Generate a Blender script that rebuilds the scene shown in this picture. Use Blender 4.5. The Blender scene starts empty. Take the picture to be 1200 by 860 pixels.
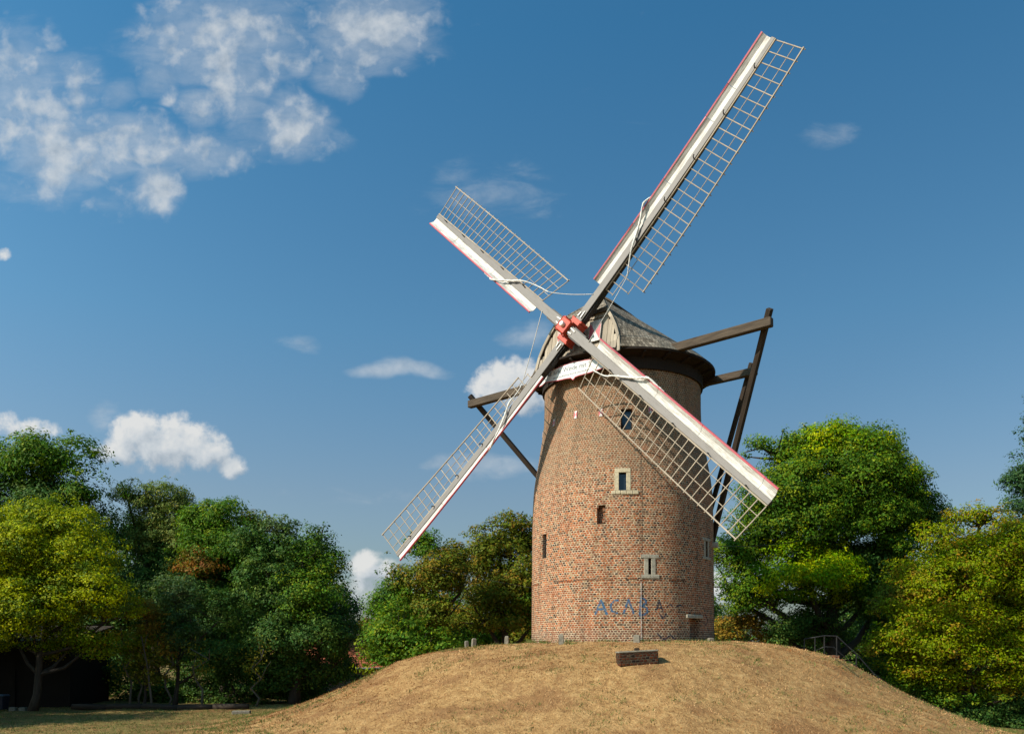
import bpy, math, random
import numpy as np
from mathutils import Vector, Matrix
from math import sin, cos, pi, radians

random.seed(7)
RNG = np.random.default_rng(7)
SC = bpy.context.scene
COL = SC.collection

# ------------------------------------------------------------------ camera
FPX, U0, V0 = 975.0, 600.0, 761.6          # focal length in photo pixels, vertical-axis column, eye-level row
cam_d = bpy.data.cameras.new("camera")
cam = bpy.data.objects.new("camera", cam_d)
COL.objects.link(cam)
cam.location = (0, 0, 0)
cam.rotation_euler = (pi/2, 0, 0)
cam_d.sensor_fit = 'HORIZONTAL'
cam_d.sensor_width = 36
cam_d.lens = 36*FPX/1200
cam_d.shift_y = (V0-430)/1200
cam_d.clip_start = 0.1
cam_d.clip_end = 20000
SC.camera = cam

# ------------------------------------------------------------------ light
SUN_AZ = radians(62)      # to the left of straight-behind-the-viewer
SUN_EL = radians(38)
to_sun = Vector((-sin(SUN_AZ)*cos(SUN_EL), -cos(SUN_AZ)*cos(SUN_EL), sin(SUN_EL)))
sd = bpy.data.lights.new("sun", 'SUN')
sd.energy = 5.0
sd.angle = radians(0.53)
sd.color = (1.0, 0.91, 0.78)
sun = bpy.data.objects.new("sun", sd)
COL.objects.link(sun)
sun.location = (-60, -40, 80)
sun.rotation_euler = to_sun.to_track_quat('Z', 'Y').to_euler()

SC.view_settings.view_transform = 'Standard'
SC.view_settings.look = 'None'
SC.view_settings.exposure = 0.33
SC.view_settings.gamma = 1.0
SC.view_settings.use_curve_mapping = False
SC.render.engine = 'CYCLES'
SC.cycles.max_bounces = 6
SC.cycles.transparent_max_bounces = 8

# ------------------------------------------------------------------ node helper
class NT:
    def __init__(s, tree):
        s.t = tree; s.n = tree.nodes; s.l = tree.links
    def new(s, typ, **kw):
        nd = s.n.new(typ)
        for k, v in kw.items(): setattr(nd, k, v)
        return nd
    def put(s, sock, v):
        if v is None: return
        if isinstance(v, bpy.types.NodeSocket): s.l.new(v, sock)
        else:
            if hasattr(sock.default_value, '__len__') and not hasattr(v, '__len__'):
                v = [v]*len(sock.default_value)
            if hasattr(sock.default_value, '__len__') and len(sock.default_value) == 4 and len(v) == 3:
                v = (*v, 1)
            sock.default_value = v
    def m(s, op, a, b=None, c=None, clamp=False):
        nd = s.new('ShaderNodeMath', operation=op, use_clamp=clamp)
        s.put(nd.inputs[0], a); s.put(nd.inputs[1], b); s.put(nd.inputs[2], c)
        return nd.outputs[0]
    def v(s, op, a, b=None):
        nd = s.new('ShaderNodeVectorMath', operation=op)
        s.put(nd.inputs[0], a); s.put(nd.inputs[1], b)
        return nd.outputs['Value'] if op in ('DOT_PRODUCT', 'LENGTH') else nd.outputs['Vector']
    def comb(s, x, y, z=0.0):
        nd = s.new('ShaderNodeCombineXYZ')
        s.put(nd.inputs[0], x); s.put(nd.inputs[1], y); s.put(nd.inputs[2], z)
        return nd.outputs[0]
    def sep(s, a):
        nd = s.new('ShaderNodeSeparateXYZ'); s.put(nd.inputs[0], a); return nd.outputs
    def noise(s, vec, scale, detail=4, rough=0.55, dist=0.0, color=False):
        nd = s.new('ShaderNodeTexNoise')
        s.put(nd.inputs['Vector'], vec); nd.inputs['Scale'].default_value = scale
        nd.inputs['Detail'].default_value = detail; nd.inputs['Roughness'].default_value = rough
        nd.inputs['Distortion'].default_value = dist
        return nd.outputs['Color' if color else 'Fac']
    def white(s, vec):
        nd = s.new('ShaderNodeTexWhiteNoise', noise_dimensions='3D'); s.put(nd.inputs['Vector'], vec)
        return nd.outputs['Value']
    def ramp(s, fac, stops, interp='LINEAR'):
        nd = s.new('ShaderNodeValToRGB'); s.put(nd.inputs[0], fac)
        cr = nd.color_ramp; cr.interpolation = interp
        while len(cr.elements) < len(stops): cr.elements.new(0.5)
        for e, (p, c) in zip(cr.elements, stops):
            e.position = p; e.color = (*c, 1) if len(c) == 3 else c
        return nd.outputs[0]
    def sstep(s, x, lo, hi):
        nd = s.new('ShaderNodeMapRange', interpolation_type='SMOOTHSTEP')
        s.put(nd.inputs['Value'], x); s.put(nd.inputs['From Min'], lo); s.put(nd.inputs['From Max'], hi)
        return nd.outputs[0]
    def mix(s, f, a, b, blend='MIX'):
        nd = s.new('ShaderNodeMix', data_type='RGBA', blend_type=blend)
        s.put(nd.inputs[0], f); s.put(nd.inputs[6], a); s.put(nd.inputs[7], b)
        return nd.outputs[2]
    def uv(s): return s.new('ShaderNodeTexCoord').outputs['UV']
    def pos(s): return s.new('ShaderNodeNewGeometry').outputs['Position']
    def island(s): return s.new('ShaderNodeNewGeometry').outputs['Random Per Island']

def material(name):
    m = bpy.data.materials.new(name); m.use_nodes = True
    nt = NT(m.node_tree); nt.n.clear()
    out = nt.new('ShaderNodeOutputMaterial')
    b = nt.new('ShaderNodeBsdfPrincipled')
    nt.l.new(b.outputs[0], out.inputs[0])
    return m, nt, b, out
def finish(nt, b, color, rough=0.7, bump=None, strength=0.3, dist=0.02, metallic=0.0, spec=0.3):
    nt.put(b.inputs['Base Color'], color); nt.put(b.inputs['Roughness'], rough)
    b.inputs['Metallic'].default_value = metallic
    b.inputs['Specular IOR Level'].default_value = spec
    if bump is not None:
        bp = nt.new('ShaderNodeBump'); bp.inputs['Strength'].default_value = strength
        bp.inputs['Distance'].default_value = dist
        nt.put(bp.inputs['Height'], bump); nt.l.new(bp.outputs[0], b.inputs['Normal'])

# ------------------------------------------------------------------ sky
world = bpy.data.worlds.new("World"); SC.world = world; world.use_nodes = True
W = NT(world.node_tree); W.n.clear()
wout = W.new('ShaderNodeOutputWorld')
sky = W.new('ShaderNodeTexSky', sky_type='NISHITA')
sky.sun_disc = False
sky.sun_elevation = SUN_EL
sky.sun_rotation = -(pi - SUN_AZ)
sky.altitude = 40; sky.air_density = 1.0; sky.dust_density = 2.4; sky.ozone_density = 2.0
dirv = W.new('ShaderNodeTexCoord').outputs['Generated']
dx, dy, dz = W.sep(dirv)[:3]
front = W.m('MAXIMUM', dy, 0.02)
gx = W.m('DIVIDE', dx, front); gz = W.m('DIVIDE', dz, front)
g = W.comb(gx, gz, 0.0)
# hazier, warmer air low down and a deeper blue away from the sun, as in polarised summer skies
tint = W.ramp(dz, [(0.0, (.95, .98, .92)), (0.18, (.86, .955, .955)), (0.355, (.61, 1.03, 1.10)), (0.60, (.36, .96, 1.13))])
sunside = W.new('ShaderNodeMapRange'); W.put(sunside.inputs['Value'], W.v('DOT_PRODUCT', dirv, tuple(to_sun)))
for k_, v_ in (('From Min', -.40), ('From Max', .30), ('To Min', .85), ('To Max', 1.12)): sunside.inputs[k_].default_value = v_
tinted = W.mix(1.0, W.mix(1.0, sky.outputs[0], tint, 'MULTIPLY'), W.comb(sunside.outputs[0], sunside.outputs[0], sunside.outputs[0]), 'MULTIPLY')
def blob_mask(blobs, warp, grow=1.0, shift=(0, 0, 0)):
    acc = None
    p = W.v('ADD', W.v('ADD', g, warp), shift)
    for (u, v, ru, rv, wgt) in blobs:
        ru *= grow; rv *= grow
        c = ((u-U0)/FPX, (V0-v)/FPX, 0); inv = (FPX/ru, FPX/rv, 0)
        q = W.v('MULTIPLY', W.v('SUBTRACT', p, c), inv)
        d = W.v('DOT_PRODUCT', q, q)
        r = W.m('MULTIPLY', W.m('SUBTRACT', 1.0, W.m('MULTIPLY', d, 0.5), clamp=True), wgt)
        acc = r if acc is None else W.m('MAXIMUM', acc, r)
    return acc
wn = W.noise(g, 9.0, 3, 0.5, color=True)
warp = W.v('MULTIPLY', W.v('SUBTRACT', wn, (0.5, 0.5, 0.5)), (0.05, 0.05, 0))
# high ragged puffs, upper left
puffs = [(20,120,60,75,.8),(75,175,70,45,.95),(150,175,60,32,1.0),(188,222,26,30,1.0),(235,185,50,28,.85),(230,125,26,22,.85),
         (265,50,95,55,.85),(285,110,40,40,.75),(300,160,40,25,.6),(345,150,38,34,.9),(352,80,18,14,.8),(440,35,70,45,.9),(400,85,30,25,.8),
         (185,100,24,20,.7),(90,90,35,35,.6),(140,110,22,20,.55),(395,165,18,14,.5),(50,215,75,28,.5),(130,235,40,22,.4)]
big = blob_mask(puffs, warp, 1.12)
fb = W.noise(g, 30.0, 6, 0.52, 0.15)
fb2 = W.noise(g, 12.0, 3, 0.5)
a1 = W.m('ADD', W.m('MULTIPLY', big, 0.80), W.m('ADD', W.m('MULTIPLY', W.m('SUBTRACT', fb, 0.5), 1.7), W.m('MULTIPLY', W.m('SUBTRACT', fb2, 0.5), 0.5)))
d1 = W.m('MULTIPLY', W.m('MULTIPLY', W.sstep(a1, 0.20, 1.0), 0.80), W.sstep(big, 0.02, 0.25))
# low heaped clouds near the horizon
cum = [(165,507,42,26,1.0),(195,518,62,34,1.0),(235,527,38,24,1.0),(272,545,20,16,.95),(150,525,40,22,.9),
       (590,445,38,28,1.0),(612,462,36,26,1.0),(575,458,30,18,.95),(600,430,18,14,.9),(620,440,25,20,.9),
       (430,662,26,18,.95),(448,668,22,16,.9),(425,690,40,30,.7),(30,500,46,13,.8),(8,492,18,14,.8),(5,297,10,8,.8),
       (870,655,30,22,.9),(850,690,34,26,.8)]
warp2 = W.v('MULTIPLY', warp, (0.35, 0.35, 0))
cm = blob_mask(cum, warp2)
fc = W.noise(g, 48.0, 6, 0.6, 0.15)
a2 = W.m('ADD', W.m('MULTIPLY', cm, 1.0), W.m('MULTIPLY', W.m('SUBTRACT', fc, 0.5), 1.15))
d2 = W.m('MULTIPLY', W.sstep(a2, 0.36, 0.86), 0.92)
# thin veils
veil = [(465,428,52,11,.9),(352,398,28,9,.5),(570,225,85,34,.42),(970,158,42,18,.42),(575,549,62,13,.65),(618,395,30,16,.6),
        (520,545,30,10,.5),(430,585,120,14,.25),(120,482,20,20,.5)]
vm = blob_mask(veil, warp)
gs = W.v('MULTIPLY', g, (1.0, 2.6, 1.0))
fv = W.noise(gs, 16.0, 5, 0.6, 0.5)
d3 = W.m('MULTIPLY', W.sstep(W.m('ADD', vm, W.m('SUBTRACT', fv, 0.5)), 0.15, 1.0), 0.55)
haze1 = W.m('MULTIPLY', W.sstep(W.m('ADD', big, W.m('MULTIPLY', W.m('SUBTRACT', fv, 0.5), 0.9)), 0.15, 1.05), 0.42)   # thin veil between the puffs
dens = W.m('MAXIMUM', W.m('MAXIMUM', W.m('MAXIMUM', d1, haze1), d2), d3)
dens = W.m('MULTIPLY', dens, W.sstep(dy, 0.05, 0.2))
# cloud brightness: thick tops bright, thin bases bluish grey (noise sampled toward the sun gives relief)
fs = W.noise(W.v('ADD', g, (-0.010, 0.010, 0.0)), 48.0, 4, 0.6, 0.15)
relief = W.m('MULTIPLY', W.m('SUBTRACT', fc, fs), 1.6)
fmass = W.noise(g, 22.0, 3, 0.5)
heap = W.m('MULTIPLY', W.m('SUBTRACT', cm, blob_mask(cum, warp2, 1.0, (-.010, .016, 0))), 1.5)   # bright crowns, dull bases
lum = W.m('ADD', W.m('ADD', W.m('ADD', 0.45, heap), W.m('MULTIPLY', relief, .75)), W.m('MULTIPLY', W.m('SUBTRACT', fmass, 0.5), 0.7), clamp=True)
ccol = W.ramp(lum, [(0.0, (0.46, 0.53, 0.60)), (0.5, (0.68, 0.73, 0.77)), (1.0, (0.89, 0.89, 0.87))])
bg1 = W.new('ShaderNodeBackground'); W.put(bg1.inputs[0], tinted); bg1.inputs[1].default_value = 0.10
bg2 = W.new('ShaderNodeBackground'); W.put(bg2.inputs[0], ccol); bg2.inputs[1].default_value = 0.70
mx = W.new('ShaderNodeMixShader'); W.put(mx.inputs[0], dens)
W.l.new(bg1.outputs[0], mx.inputs[1]); W.l.new(bg2.outputs[0], mx.inputs[2]); W.l.new(mx.outputs[0], wout.inputs[0])

# ------------------------------------------------------------------ geometry helpers
def at(u, v, Y):
    """point at depth Y that the photo shows at pixel (u, v)"""
    return Vector(((u-U0)*Y/FPX, Y, (V0-v)*Y/FPX))

class MB:
    """collects faces (with uv in metres and a material slot) for ONE mesh object"""
    def __init__(s): s.V = []; s.F = []; s.UV = []; s.M = []
    def face(s, pts, uv=None, mat=0):
        i = len(s.V); s.V += [Vector(p) for p in pts]; n = len(pts)
        s.F.append(list(range(i, i+n))); s.M.append(mat)
        if uv is None:
            a = Vector(pts[1])-Vector(pts[0]); L = a.length or 1; a /= L
            nrm = a.cross(Vector(pts[-1])-Vector(pts[0]))
            b = nrm.cross(a); b = b.normalized() if b.length > 1e-9 else Vector((0, 0, 1))
            uv = [((Vector(p)-Vector(pts[0])).dot(a), (Vector(p)-Vector(pts[0])).dot(b)) for p in pts]
        s.UV.append(uv)
    def hexa(s, lo, hi, mats=(0,)*6):
        """lo, hi: 4 corners each (counter-clockwise seen from hi side). mats: bottom, top, 4 sides"""
        i = len(s.V); s.V += [Vector(p) for p in lo]+[Vector(p) for p in hi]
        off = random.random()*20
        def quad(a, m, along):
            P = [s.V[i+k] for k in a]
            e = (P[1]-P[0]).length; h = (P[3]-P[0]).length
            s.F.append([i+k for k in a]); s.M.append(m)
            s.UV.append([(off, off*.7), (off+e, off*.7), (off+e, off*.7+h), (off, off*.7+h)])
        quad((3, 2, 1, 0), mats[0], 0); quad((4, 5, 6, 7), mats[1], 0)
        for k in range(4):
            quad((k, (k+1) % 4, 4+(k+1) % 4, 4+k), mats[2+k], 1)
    def box(s, c, ax, ay, az, mats=(0,)*6):
        c = Vector(c); ax = Vector(ax); ay = Vector(ay); az = Vector(az)
        if ax.cross(ay).dot(az) < 0: ay = -ay
        q = [(-1, -1), (1, -1), (1, 1), (-1, 1)]
        s.hexa([c+a*ax+b*ay-az for a, b in q], [c+a*ax+b*ay+az for a, b in q], mats)
    def beam(s, p0, p1, w0, h0, w1=None, h1=None, up=(0, 0, 1), mats=(0,)*6):
        """square bar from p0 to p1, h along 'up'. uv: v runs along the bar"""
        p0 = Vector(p0); p1 = Vector(p1); w1 = w0 if w1 is None else w1; h1 = h0 if h1 is None else h1
        d = (p1-p0).normalized(); up = Vector(up); x = d.cross(up).normalized(); y = x.cross(d).normalized()
        def ring(p, w, h): return [p-x*w/2-y*h/2, p+x*w/2-y*h/2, p+x*w/2+y*h/2, p-x*w/2+y*h/2]
        a = ring(p0, w0, h0); b = ring(p1, w1, h1)
        if x.cross(y).dot(d) < 0: a.reverse(); b.reverse()
        s.hexa(a, b, mats)
    def tube(s, pts, rad, n=8, mat=0, cap=True):
        pts = [Vector(p) for p in pts]
        if not hasattr(rad, '__len__'): rad = [rad]*len(pts)
        i = len(s.V); prev = None; L = 0; Ls = []
        for k, p in enumerate(pts):
            d = (pts[min(k+1, len(pts)-1)]-pts[max(k-1, 0)]).normalized()
            ref = prev if prev is not None else (Vector((0, 0, 1)) if abs(d.z) < .9 else Vector((1, 0, 0)))
            x = (ref-d*ref.dot(d)); x = x.normalized() if x.length > 1e-6 else d.orthogonal().normalized()
            prev = x; y = d.cross(x)
            if k: L += (p-pts[k-1]).length
            Ls.append(L)
            for j in range(n):
                a = 2*pi*j/n; s.V.append(p+(x*cos(a)+y*sin(a))*rad[k])
        for k in range(len(pts)-1):
            for j in range(n):
                j2 = (j+1) % n
                s.F.append([i+k*n+j, i+k*n+j2, i+(k+1)*n+j2, i+(k+1)*n+j]); s.M.append(mat)
                u0 = 2*pi*rad[k]*j/n; u1 = 2*pi*rad[k]*(j+1)/n
                s.UV.append([(u0, Ls[k]), (u1, Ls[k]), (u1, Ls[k+1]), (u0, Ls[k+1])])
        if cap:
            s.F.append([i+j for j in range(n)][::-1]); s.M.append(mat); s.UV.append([(0, 0)]*n)
            e = i+(len(pts)-1)*n
            s.F.append([e+j for j in range(n)]); s.M.append(mat); s.UV.append([(0, 0)]*n)
    def build(s, name, mats, parent=None, origin=(0, 0, 0), smooth=False, bevel=0):
        me = bpy.data.meshes.new(name); o = Vector(origin)
        me.from_pydata([tuple(v-o) for v in s.V], [], s.F)
        if not isinstance(mats, (list, tuple)): mats = [mats]
        for m in mats: me.materials.append(m)
        me.polygons.foreach_set('material_index', s.M)
        l = me.uv_layers.new(name='uv')
        l.data.foreach_set('uv', [c for f in s.UV for p in f for c in p])
        if smooth: me.polygons.foreach_set('use_smooth', [True]*len(s.F))
        me.update()
        ob = bpy.data.objects.new(name, me); COL.objects.link(ob)
        if parent is not None: ob.parent = parent
        else: ob.location = o
        if bevel:
            b = ob.modifiers.new('bevel', 'BEVEL'); b.width = bevel; b.segments = 1; b.limit_method = 'ANGLE'
        return ob

def tag(o, label=None, cat=None, group=None, kind=None):
    if label: o['label'] = label
    if cat: o['category'] = cat
    if group: o['group'] = group
    if kind: o['kind'] = kind
    return o
def thing(name, loc, label, cat, group=None):
    o = bpy.data.objects.new(name, None); COL.objects.link(o); o.location = loc
    o.empty_display_size = 0.3
    return tag(o, label, cat, group)

# ------------------------------------------------------------------ materials
def mat_brick(name, h=0.084, bw=0.125, dull=True, lime=1.0, tone=1.0):
    m, n, b, _ = material(name)
    uv = n.uv()
    jit = n.v('MULTIPLY', n.v('SUBTRACT', n.noise(uv, 5.0, 3, .6, color=True), (.5, .5, .5)), (0.035, 0.03, 0))
    u, v, _z = n.sep(n.v('ADD', uv, jit))[:3]
    vr = n.m('DIVIDE', v, h); row = n.m('FLOOR', vr); fv = n.m('SUBTRACT', vr, row)
    ur = n.m('ADD', n.m('DIVIDE', u, bw), n.m('ADD', n.m('MULTIPLY', row, 0.5), n.m('MULTIPLY', n.white(n.comb(row, 3.1, 0)), 0.35)))
    colm = n.m('FLOOR', ur); fu = n.m('SUBTRACT', ur, colm)
    rnd = n.white(n.comb(colm, row, 0.5)); rnd2 = n.white(n.comb(colm, row, 7.5))
    # mortar joints, wider where the pointing has spread
    mw = n.m('ADD', 0.04, n.m('MULTIPLY', n.noise(uv, 5.5, 5, .75), 0.26))
    ev = n.m('MINIMUM', fv, n.m('SUBTRACT', 1.0, fv)); eu = n.m('MULTIPLY', n.m('MINIMUM', fu, n.m('SUBTRACT', 1.0, fu)), bw/h)
    edge = n.m('MINIMUM', ev, eu)
    brickm = n.sstep(edge, n.m('MULTIPLY', mw, .55), n.m('ADD', mw, 0.05))
    base = n.ramp(rnd, [(0, (.030, .022, .022)), (.14, (.075, .03, .02)), (.28, (.20, .048, .018)), (.52, (.34, .080, .026)), (.74, (.44, .135, .045)), (.87, (.17, .070, .034)), (1, (.36, .22, .115))])
    blotch = n.noise(uv, 0.42, 4, .6)
    base = n.mix(n.m('MULTIPLY', n.sstep(blotch, .45, .70), .4), base, (.19, .085, .055))
    if dull:   # the upper drum is older, browner brick
        _, vv, _ = n.sep(uv)[:3]
        up = n.sstep(n.m('ADD', vv, n.m('MULTIPLY', blotch, 1.8)), 6.9, 8.4)
        base = n.mix(n.m('MULTIPLY', up, .58), base, (.135, .082, .046))
        low = n.m('SUBTRACT', 1.0, n.sstep(n.m('ADD', vv, n.m('MULTIPLY', blotch, .5)), .9, 1.15))
        base = n.mix(n.m('MULTIPLY', low, .6), base, (.10, .06, .05))
    base = n.mix(n.m('MULTIPLY', n.sstep(n.noise(uv, 30, 3, .7), .5, .75), .35), base, (.10, .06, .05))
    mort = n.mix(n.sstep(n.noise(uv, 7.0, 5, .75), .38, .66), tuple(x*lime for x in (.58, .46, .31)), tuple(x*lime for x in (.22, .13, .07)))
    if dull: mort = n.mix(n.m('MULTIPLY', up, .5), mort, (.28, .205, .13))
    if tone < 1: base = n.mix(1.0, base, (tone, tone, tone), 'MULTIPLY')
    c = n.mix(brickm, mort, base)
    streak = n.noise(n.v('MULTIPLY', uv, (1.6, .16, 1)), 1.0, 5, .6)       # rain streaks and repaired areas
    c = n.mix(n.m('MULTIPLY', n.sstep(streak, .48, .68), .55), c, n.mix(1.0, c, (.50, .47, .45), 'MULTIPLY'))
    c = n.mix(n.m('MULTIPLY', n.sstep(n.noise(uv, .75, 3, .5), .55, .70), .30), c, (.37, .13, .06))
    ht = n.m('ADD', brickm, n.m('MULTIPLY', rnd2, .6))
    finish(n, b, c, .88, ht, .6, .018, spec=.15)
    return m
def mat_wood(name, ca, cb, grain=(22, 1.6), rough=.8, bump=.35, isl=.35):
    m, n, b, _ = material(name)
    uv = n.v('MULTIPLY', n.uv(), (*grain, 1))
    f = n.noise(uv, 1.0, 5, .62, .3)
    big_ = n.noise(n.uv(), .9, 3, .5)
    c = n.ramp(n.m('ADD', n.m('MULTIPLY', f, .8), n.m('MULTIPLY', big_, .25)), [(.3, ca), (.72, cb)])
    if isl: c = n.mix(n.m('MULTIPLY', n.island(), isl), c, tuple(x*.45 for x in ca))
    finish(n, b, c, rough, f, bump, .01, spec=.2)
    return m
def mat_paint(name, col, wear, amount=.5, rough=.55, scale=(6, 1.2), lo=.48, hi=.8):
    m, n, b, _ = material(name)
    uv = n.v('MULTIPLY', n.uv(), (*scale, 1))
    f = n.noise(uv, 2.0, 6, .68, .4); f2 = n.noise(n.pos(), 1.1, 4, .6)
    k = n.m('MULTIPLY', n.sstep(n.m('ADD', n.m('MULTIPLY', f, .75), n.m('MULTIPLY', f2, .35)), lo, hi), amount)
    finish(n, b, n.mix(k, col, wear), rough, f, .12, .006, spec=.35)
    return m
def mat_plain(name, col, rough=.7, var=.25, scale=8, metallic=0, spec=.3, bump=.2):
    m, n, b, _ = material(name)
    f = n.noise(n.pos(), scale, 5, .65)
    c = n.mix(n.m('MULTIPLY', n.sstep(f, .35, .75), 1.0), tuple(x*(1+var) for x in col), tuple(x*(1-var) for x in col))
    finish(n, b, c, rough, f, bump, .01, metallic, spec)
    return m
def mat_shingle():
    m, n, b, _ = material('roof_shingles')
    uv = n.uv(); h, bw = .145, .13
    jit = n.v('MULTIPLY', n.v('SUBTRACT', n.noise(uv, 3.0, 2, .5, color=True), (.5, .5, .5)), (.05, .05, 0))
    u, v, _z = n.sep(n.v('ADD', uv, jit))[:3]
    vr = n.m('DIVIDE', v, h); row = n.m('FLOOR', vr); fv = n.m('SUBTRACT', vr, row)
    ur = n.m('ADD', n.m('DIVIDE', u, bw), n.m('MULTIPLY', n.white(n.comb(row, 1, 0)), 1.0)); cl = n.m('FLOOR', ur); fu = n.m('SUBTRACT', ur, cl)
    rnd = n.white(n.comb(cl, row, .3))
    c = n.ramp(rnd, [(0, (.10, .08, .06)), (.5, (.19, .155, .115)), (1, (.31, .26, .20))])
    c = n.mix(n.m('MULTIPLY', n.sstep(n.noise(uv, .8, 4, .6), .4, .7), .4), c, (.20, .20, .17))
    gap = n.m('MULTIPLY', n.sstep(n.m('MINIMUM', fu, n.m('SUBTRACT', 1, fu)), .0, .10), n.sstep(fv, .0, .14))
    c = n.mix(gap, (.035, .03, .025), c)
    finish(n, b, c, .9, n.m('ADD', n.m('MULTIPLY', n.m('SUBTRACT', 1, fv), .8), n.m('MULTIPLY', gap, .5)), .7, .03, spec=.12)
    return m
def mat_leaf():
    m, n, b, out = material('leaves')
    at_ = n.new('ShaderNodeAttribute', attribute_name='leaf_tint').outputs['Color']
    r = n.island()
    hsv = n.new('ShaderNodeHueSaturation'); n.put(hsv.inputs['Color'], n.mix(1.0, at_, (1.55, 1.5, 1.2), 'MULTIPLY')); hsv.inputs['Saturation'].default_value = 1.08
    n.put(hsv.inputs['Hue'], n.m('ADD', .5, n.m('MULTIPLY', n.m('SUBTRACT', r, .5), .05)))
    n.put(hsv.inputs['Value'], n.m('ADD', .72, n.m('MULTIPLY', n.m('FRACT', n.m('MULTIPLY', r, 17.3)), .60)))
    c = hsv.outputs[0]
    finish(n, b, c, .6, spec=.12)
    tr = n.new('ShaderNodeBsdfTranslucent'); n.put(tr.inputs[0], n.mix(1.0, c, (1.0, 1.1, .45), 'MULTIPLY'))
    mx_ = n.new('ShaderNodeMixShader'); mx_.inputs[0].default_value = .32
    n.l.new(b.outputs[0], mx_.inputs[1]); n.l.new(tr.outputs[0], mx_.inputs[2]); n.l.new(mx_.outputs[0], out.inputs[0])
    return m
def mat_tinted(name, rough=.85):
    m, n, b, out = material(name)
    c = n.new('ShaderNodeAttribute', attribute_name='leaf_tint').outputs['Color']
    finish(n, b, n.mix(n.m('MULTIPLY', n.island(), .4), c, n.mix(1, c, (.5, .5, .5), 'MULTIPLY')), rough, spec=.15)
    return m
def mat_ground():
    m, n, b, _ = material('dry_turf')
    p = n.pos()
    f1 = n.noise(p, .55, 5, .6); f2 = n.noise(p, 3.2, 5, .65); f3 = n.noise(p, 16, 4, .7)
    k = n.m('ADD', n.m('MULTIPLY', f2, .55), n.m('MULTIPLY', f3, .45))
    c = n.ramp(k, [(.32, (.16, .082, .034)), (.45, (.36, .20, .078)), (.57, (.50, .30, .125)), (.72, (.62, .41, .19))])
    at_ = n.new('ShaderNodeAttribute', attribute_name='green').outputs['Fac']
    gr = n.sstep(n.m('ADD', at_, n.m('ADD', n.m('SUBTRACT', f1, .5), n.m('MULTIPLY', n.m('SUBTRACT', f2, .5), 1.3))), .35, .85)
    c = n.mix(n.m('MULTIPLY', gr, .8), c, n.mix(f3, (.10, .12, .03), (.17, .14, .05)))
    c = n.mix(n.m('MULTIPLY', n.sstep(f1, .48, .66), .65), c, (.24, .115, .05))
    finish(n, b, c, .95, n.m('ADD', f2, n.m('MULTIPLY', f3, .8)), 1.0, .12, spec=.08)
    return m

M_BRICK = mat_brick('tower_brick')
M_BRICK2 = mat_brick('weathered_brick', dull=False, lime=.45)
M_BRICKDARK = mat_brick('dark_toned_brick', dull=False, lime=.13, tone=.23)  # brick and mortar both toned down evenly
M_SHINGLE = mat_shingle()
M_BOARD = mat_wood('weathered_boards', (.25, .20, .15), (.56, .47, .36), (26, 1.2), isl=.45)
M_DARKWOOD = mat_wood('dark_old_timber', (.022, .017, .013), (.075, .052, .036), (18, 1.5))
M_GREYWOOD = mat_wood('grey_old_timber', (.035, .025, .018), (.155, .112, .075), (14, 1.3))
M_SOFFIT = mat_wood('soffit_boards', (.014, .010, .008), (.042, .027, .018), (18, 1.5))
M_LATH = mat_wood('lath_wood', (.22, .172, .125), (.47, .385, .29), (30, 3), isl=.3)
M_STOCK = mat_paint('grey_stock_paint', (.175, .152, .135), (.095, .08, .068), .6)
M_STOCKSIDE = mat_paint('black_stock_paint', (.022, .019, .018), (.07, .06, .05), .5)
M_WHITE = mat_paint('white_sail_paint', (.64, .61, .56), (.27, .23, .185), .85, scale=(14, .9), lo=.44, hi=.70)
M_RED = mat_paint('faded_red_paint', (.46, .085, .105), (.50, .20, .20), .6)
M_HUB = mat_paint('red_iron_paint', (.50, .058, .028), (.28, .04, .025), .6, rough=.55)
M_IRON = mat_plain('black_iron', (.03, .028, .027), .5, metallic=.4)
M_GREYIRON = mat_plain('galvanised_cable', (.34, .34, .34), .5)
M_BOLT = mat_plain('white_bolt_paint', (.72, .70, .66), .45, .1)
M_CANVAS = mat_plain('rolled_canvas', (.58, .555, .51), .9, .3, 18, bump=.7)
M_ROPE = mat_plain('pale_rope', (.52, .48, .42), .9, .2, 20)
M_STONE = mat_plain('tan_sandstone', (.40, .335, .225), .9, .28, 9)
M_GREYSTONE = mat_plain('grey_stone', (.30, .27, .21), .9, .3, 9)
M_CONC = mat_plain('old_concrete', (.17, .148, .112), .9, .3, 12)
M_DARKHOLE = mat_plain('dark_interior', (.012, .011, .010), .95, .2)
M_GLASS, _n, _b, _o = material('window_glass'); finish(_n, _b, (.012, .018, .024), .08, spec=.6)
M_BARK = mat_wood('tree_bark', (.022, .017, .012), (.075, .058, .042), (9, 2.2), isl=.15, bump=.8)
M_BARKPALE = mat_wood('pale_bark', (.05, .042, .03), (.15, .125, .09), (9, 2.2), isl=.15, bump=.8)
M_LEAF = mat_leaf()
M_GRASS = mat_tinted('grass_blades')
M_GROUND = mat_ground()
M_SIGN = mat_paint('sign_white', (.70, .70, .68), (.5, .48, .44), .5)
M_LETTER = mat_plain('sign_lettering', (.16, .16, .17), .6, .1)
M_TILE = mat_plain('red_roof_tiles', (.36, .11, .055), .85, .25, 3)
M_HOUSE = mat_brick('house_brick', dull=False)
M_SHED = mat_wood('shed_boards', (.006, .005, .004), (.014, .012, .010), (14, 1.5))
M_BLUEPAINT, _n, _b, _o = material('blue_spray_paint')
finish(_n, _b, (.04, .125, .235), .85)
_tr = _n.new('ShaderNodeBsdfTransparent'); _mx = _n.new('ShaderNodeMixShader')
_n.put(_mx.inputs[0], _n.m('MULTIPLY', _n.sstep(_n.noise(_n.pos(), 11, 5, .75), .34, .54), .80))
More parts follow.
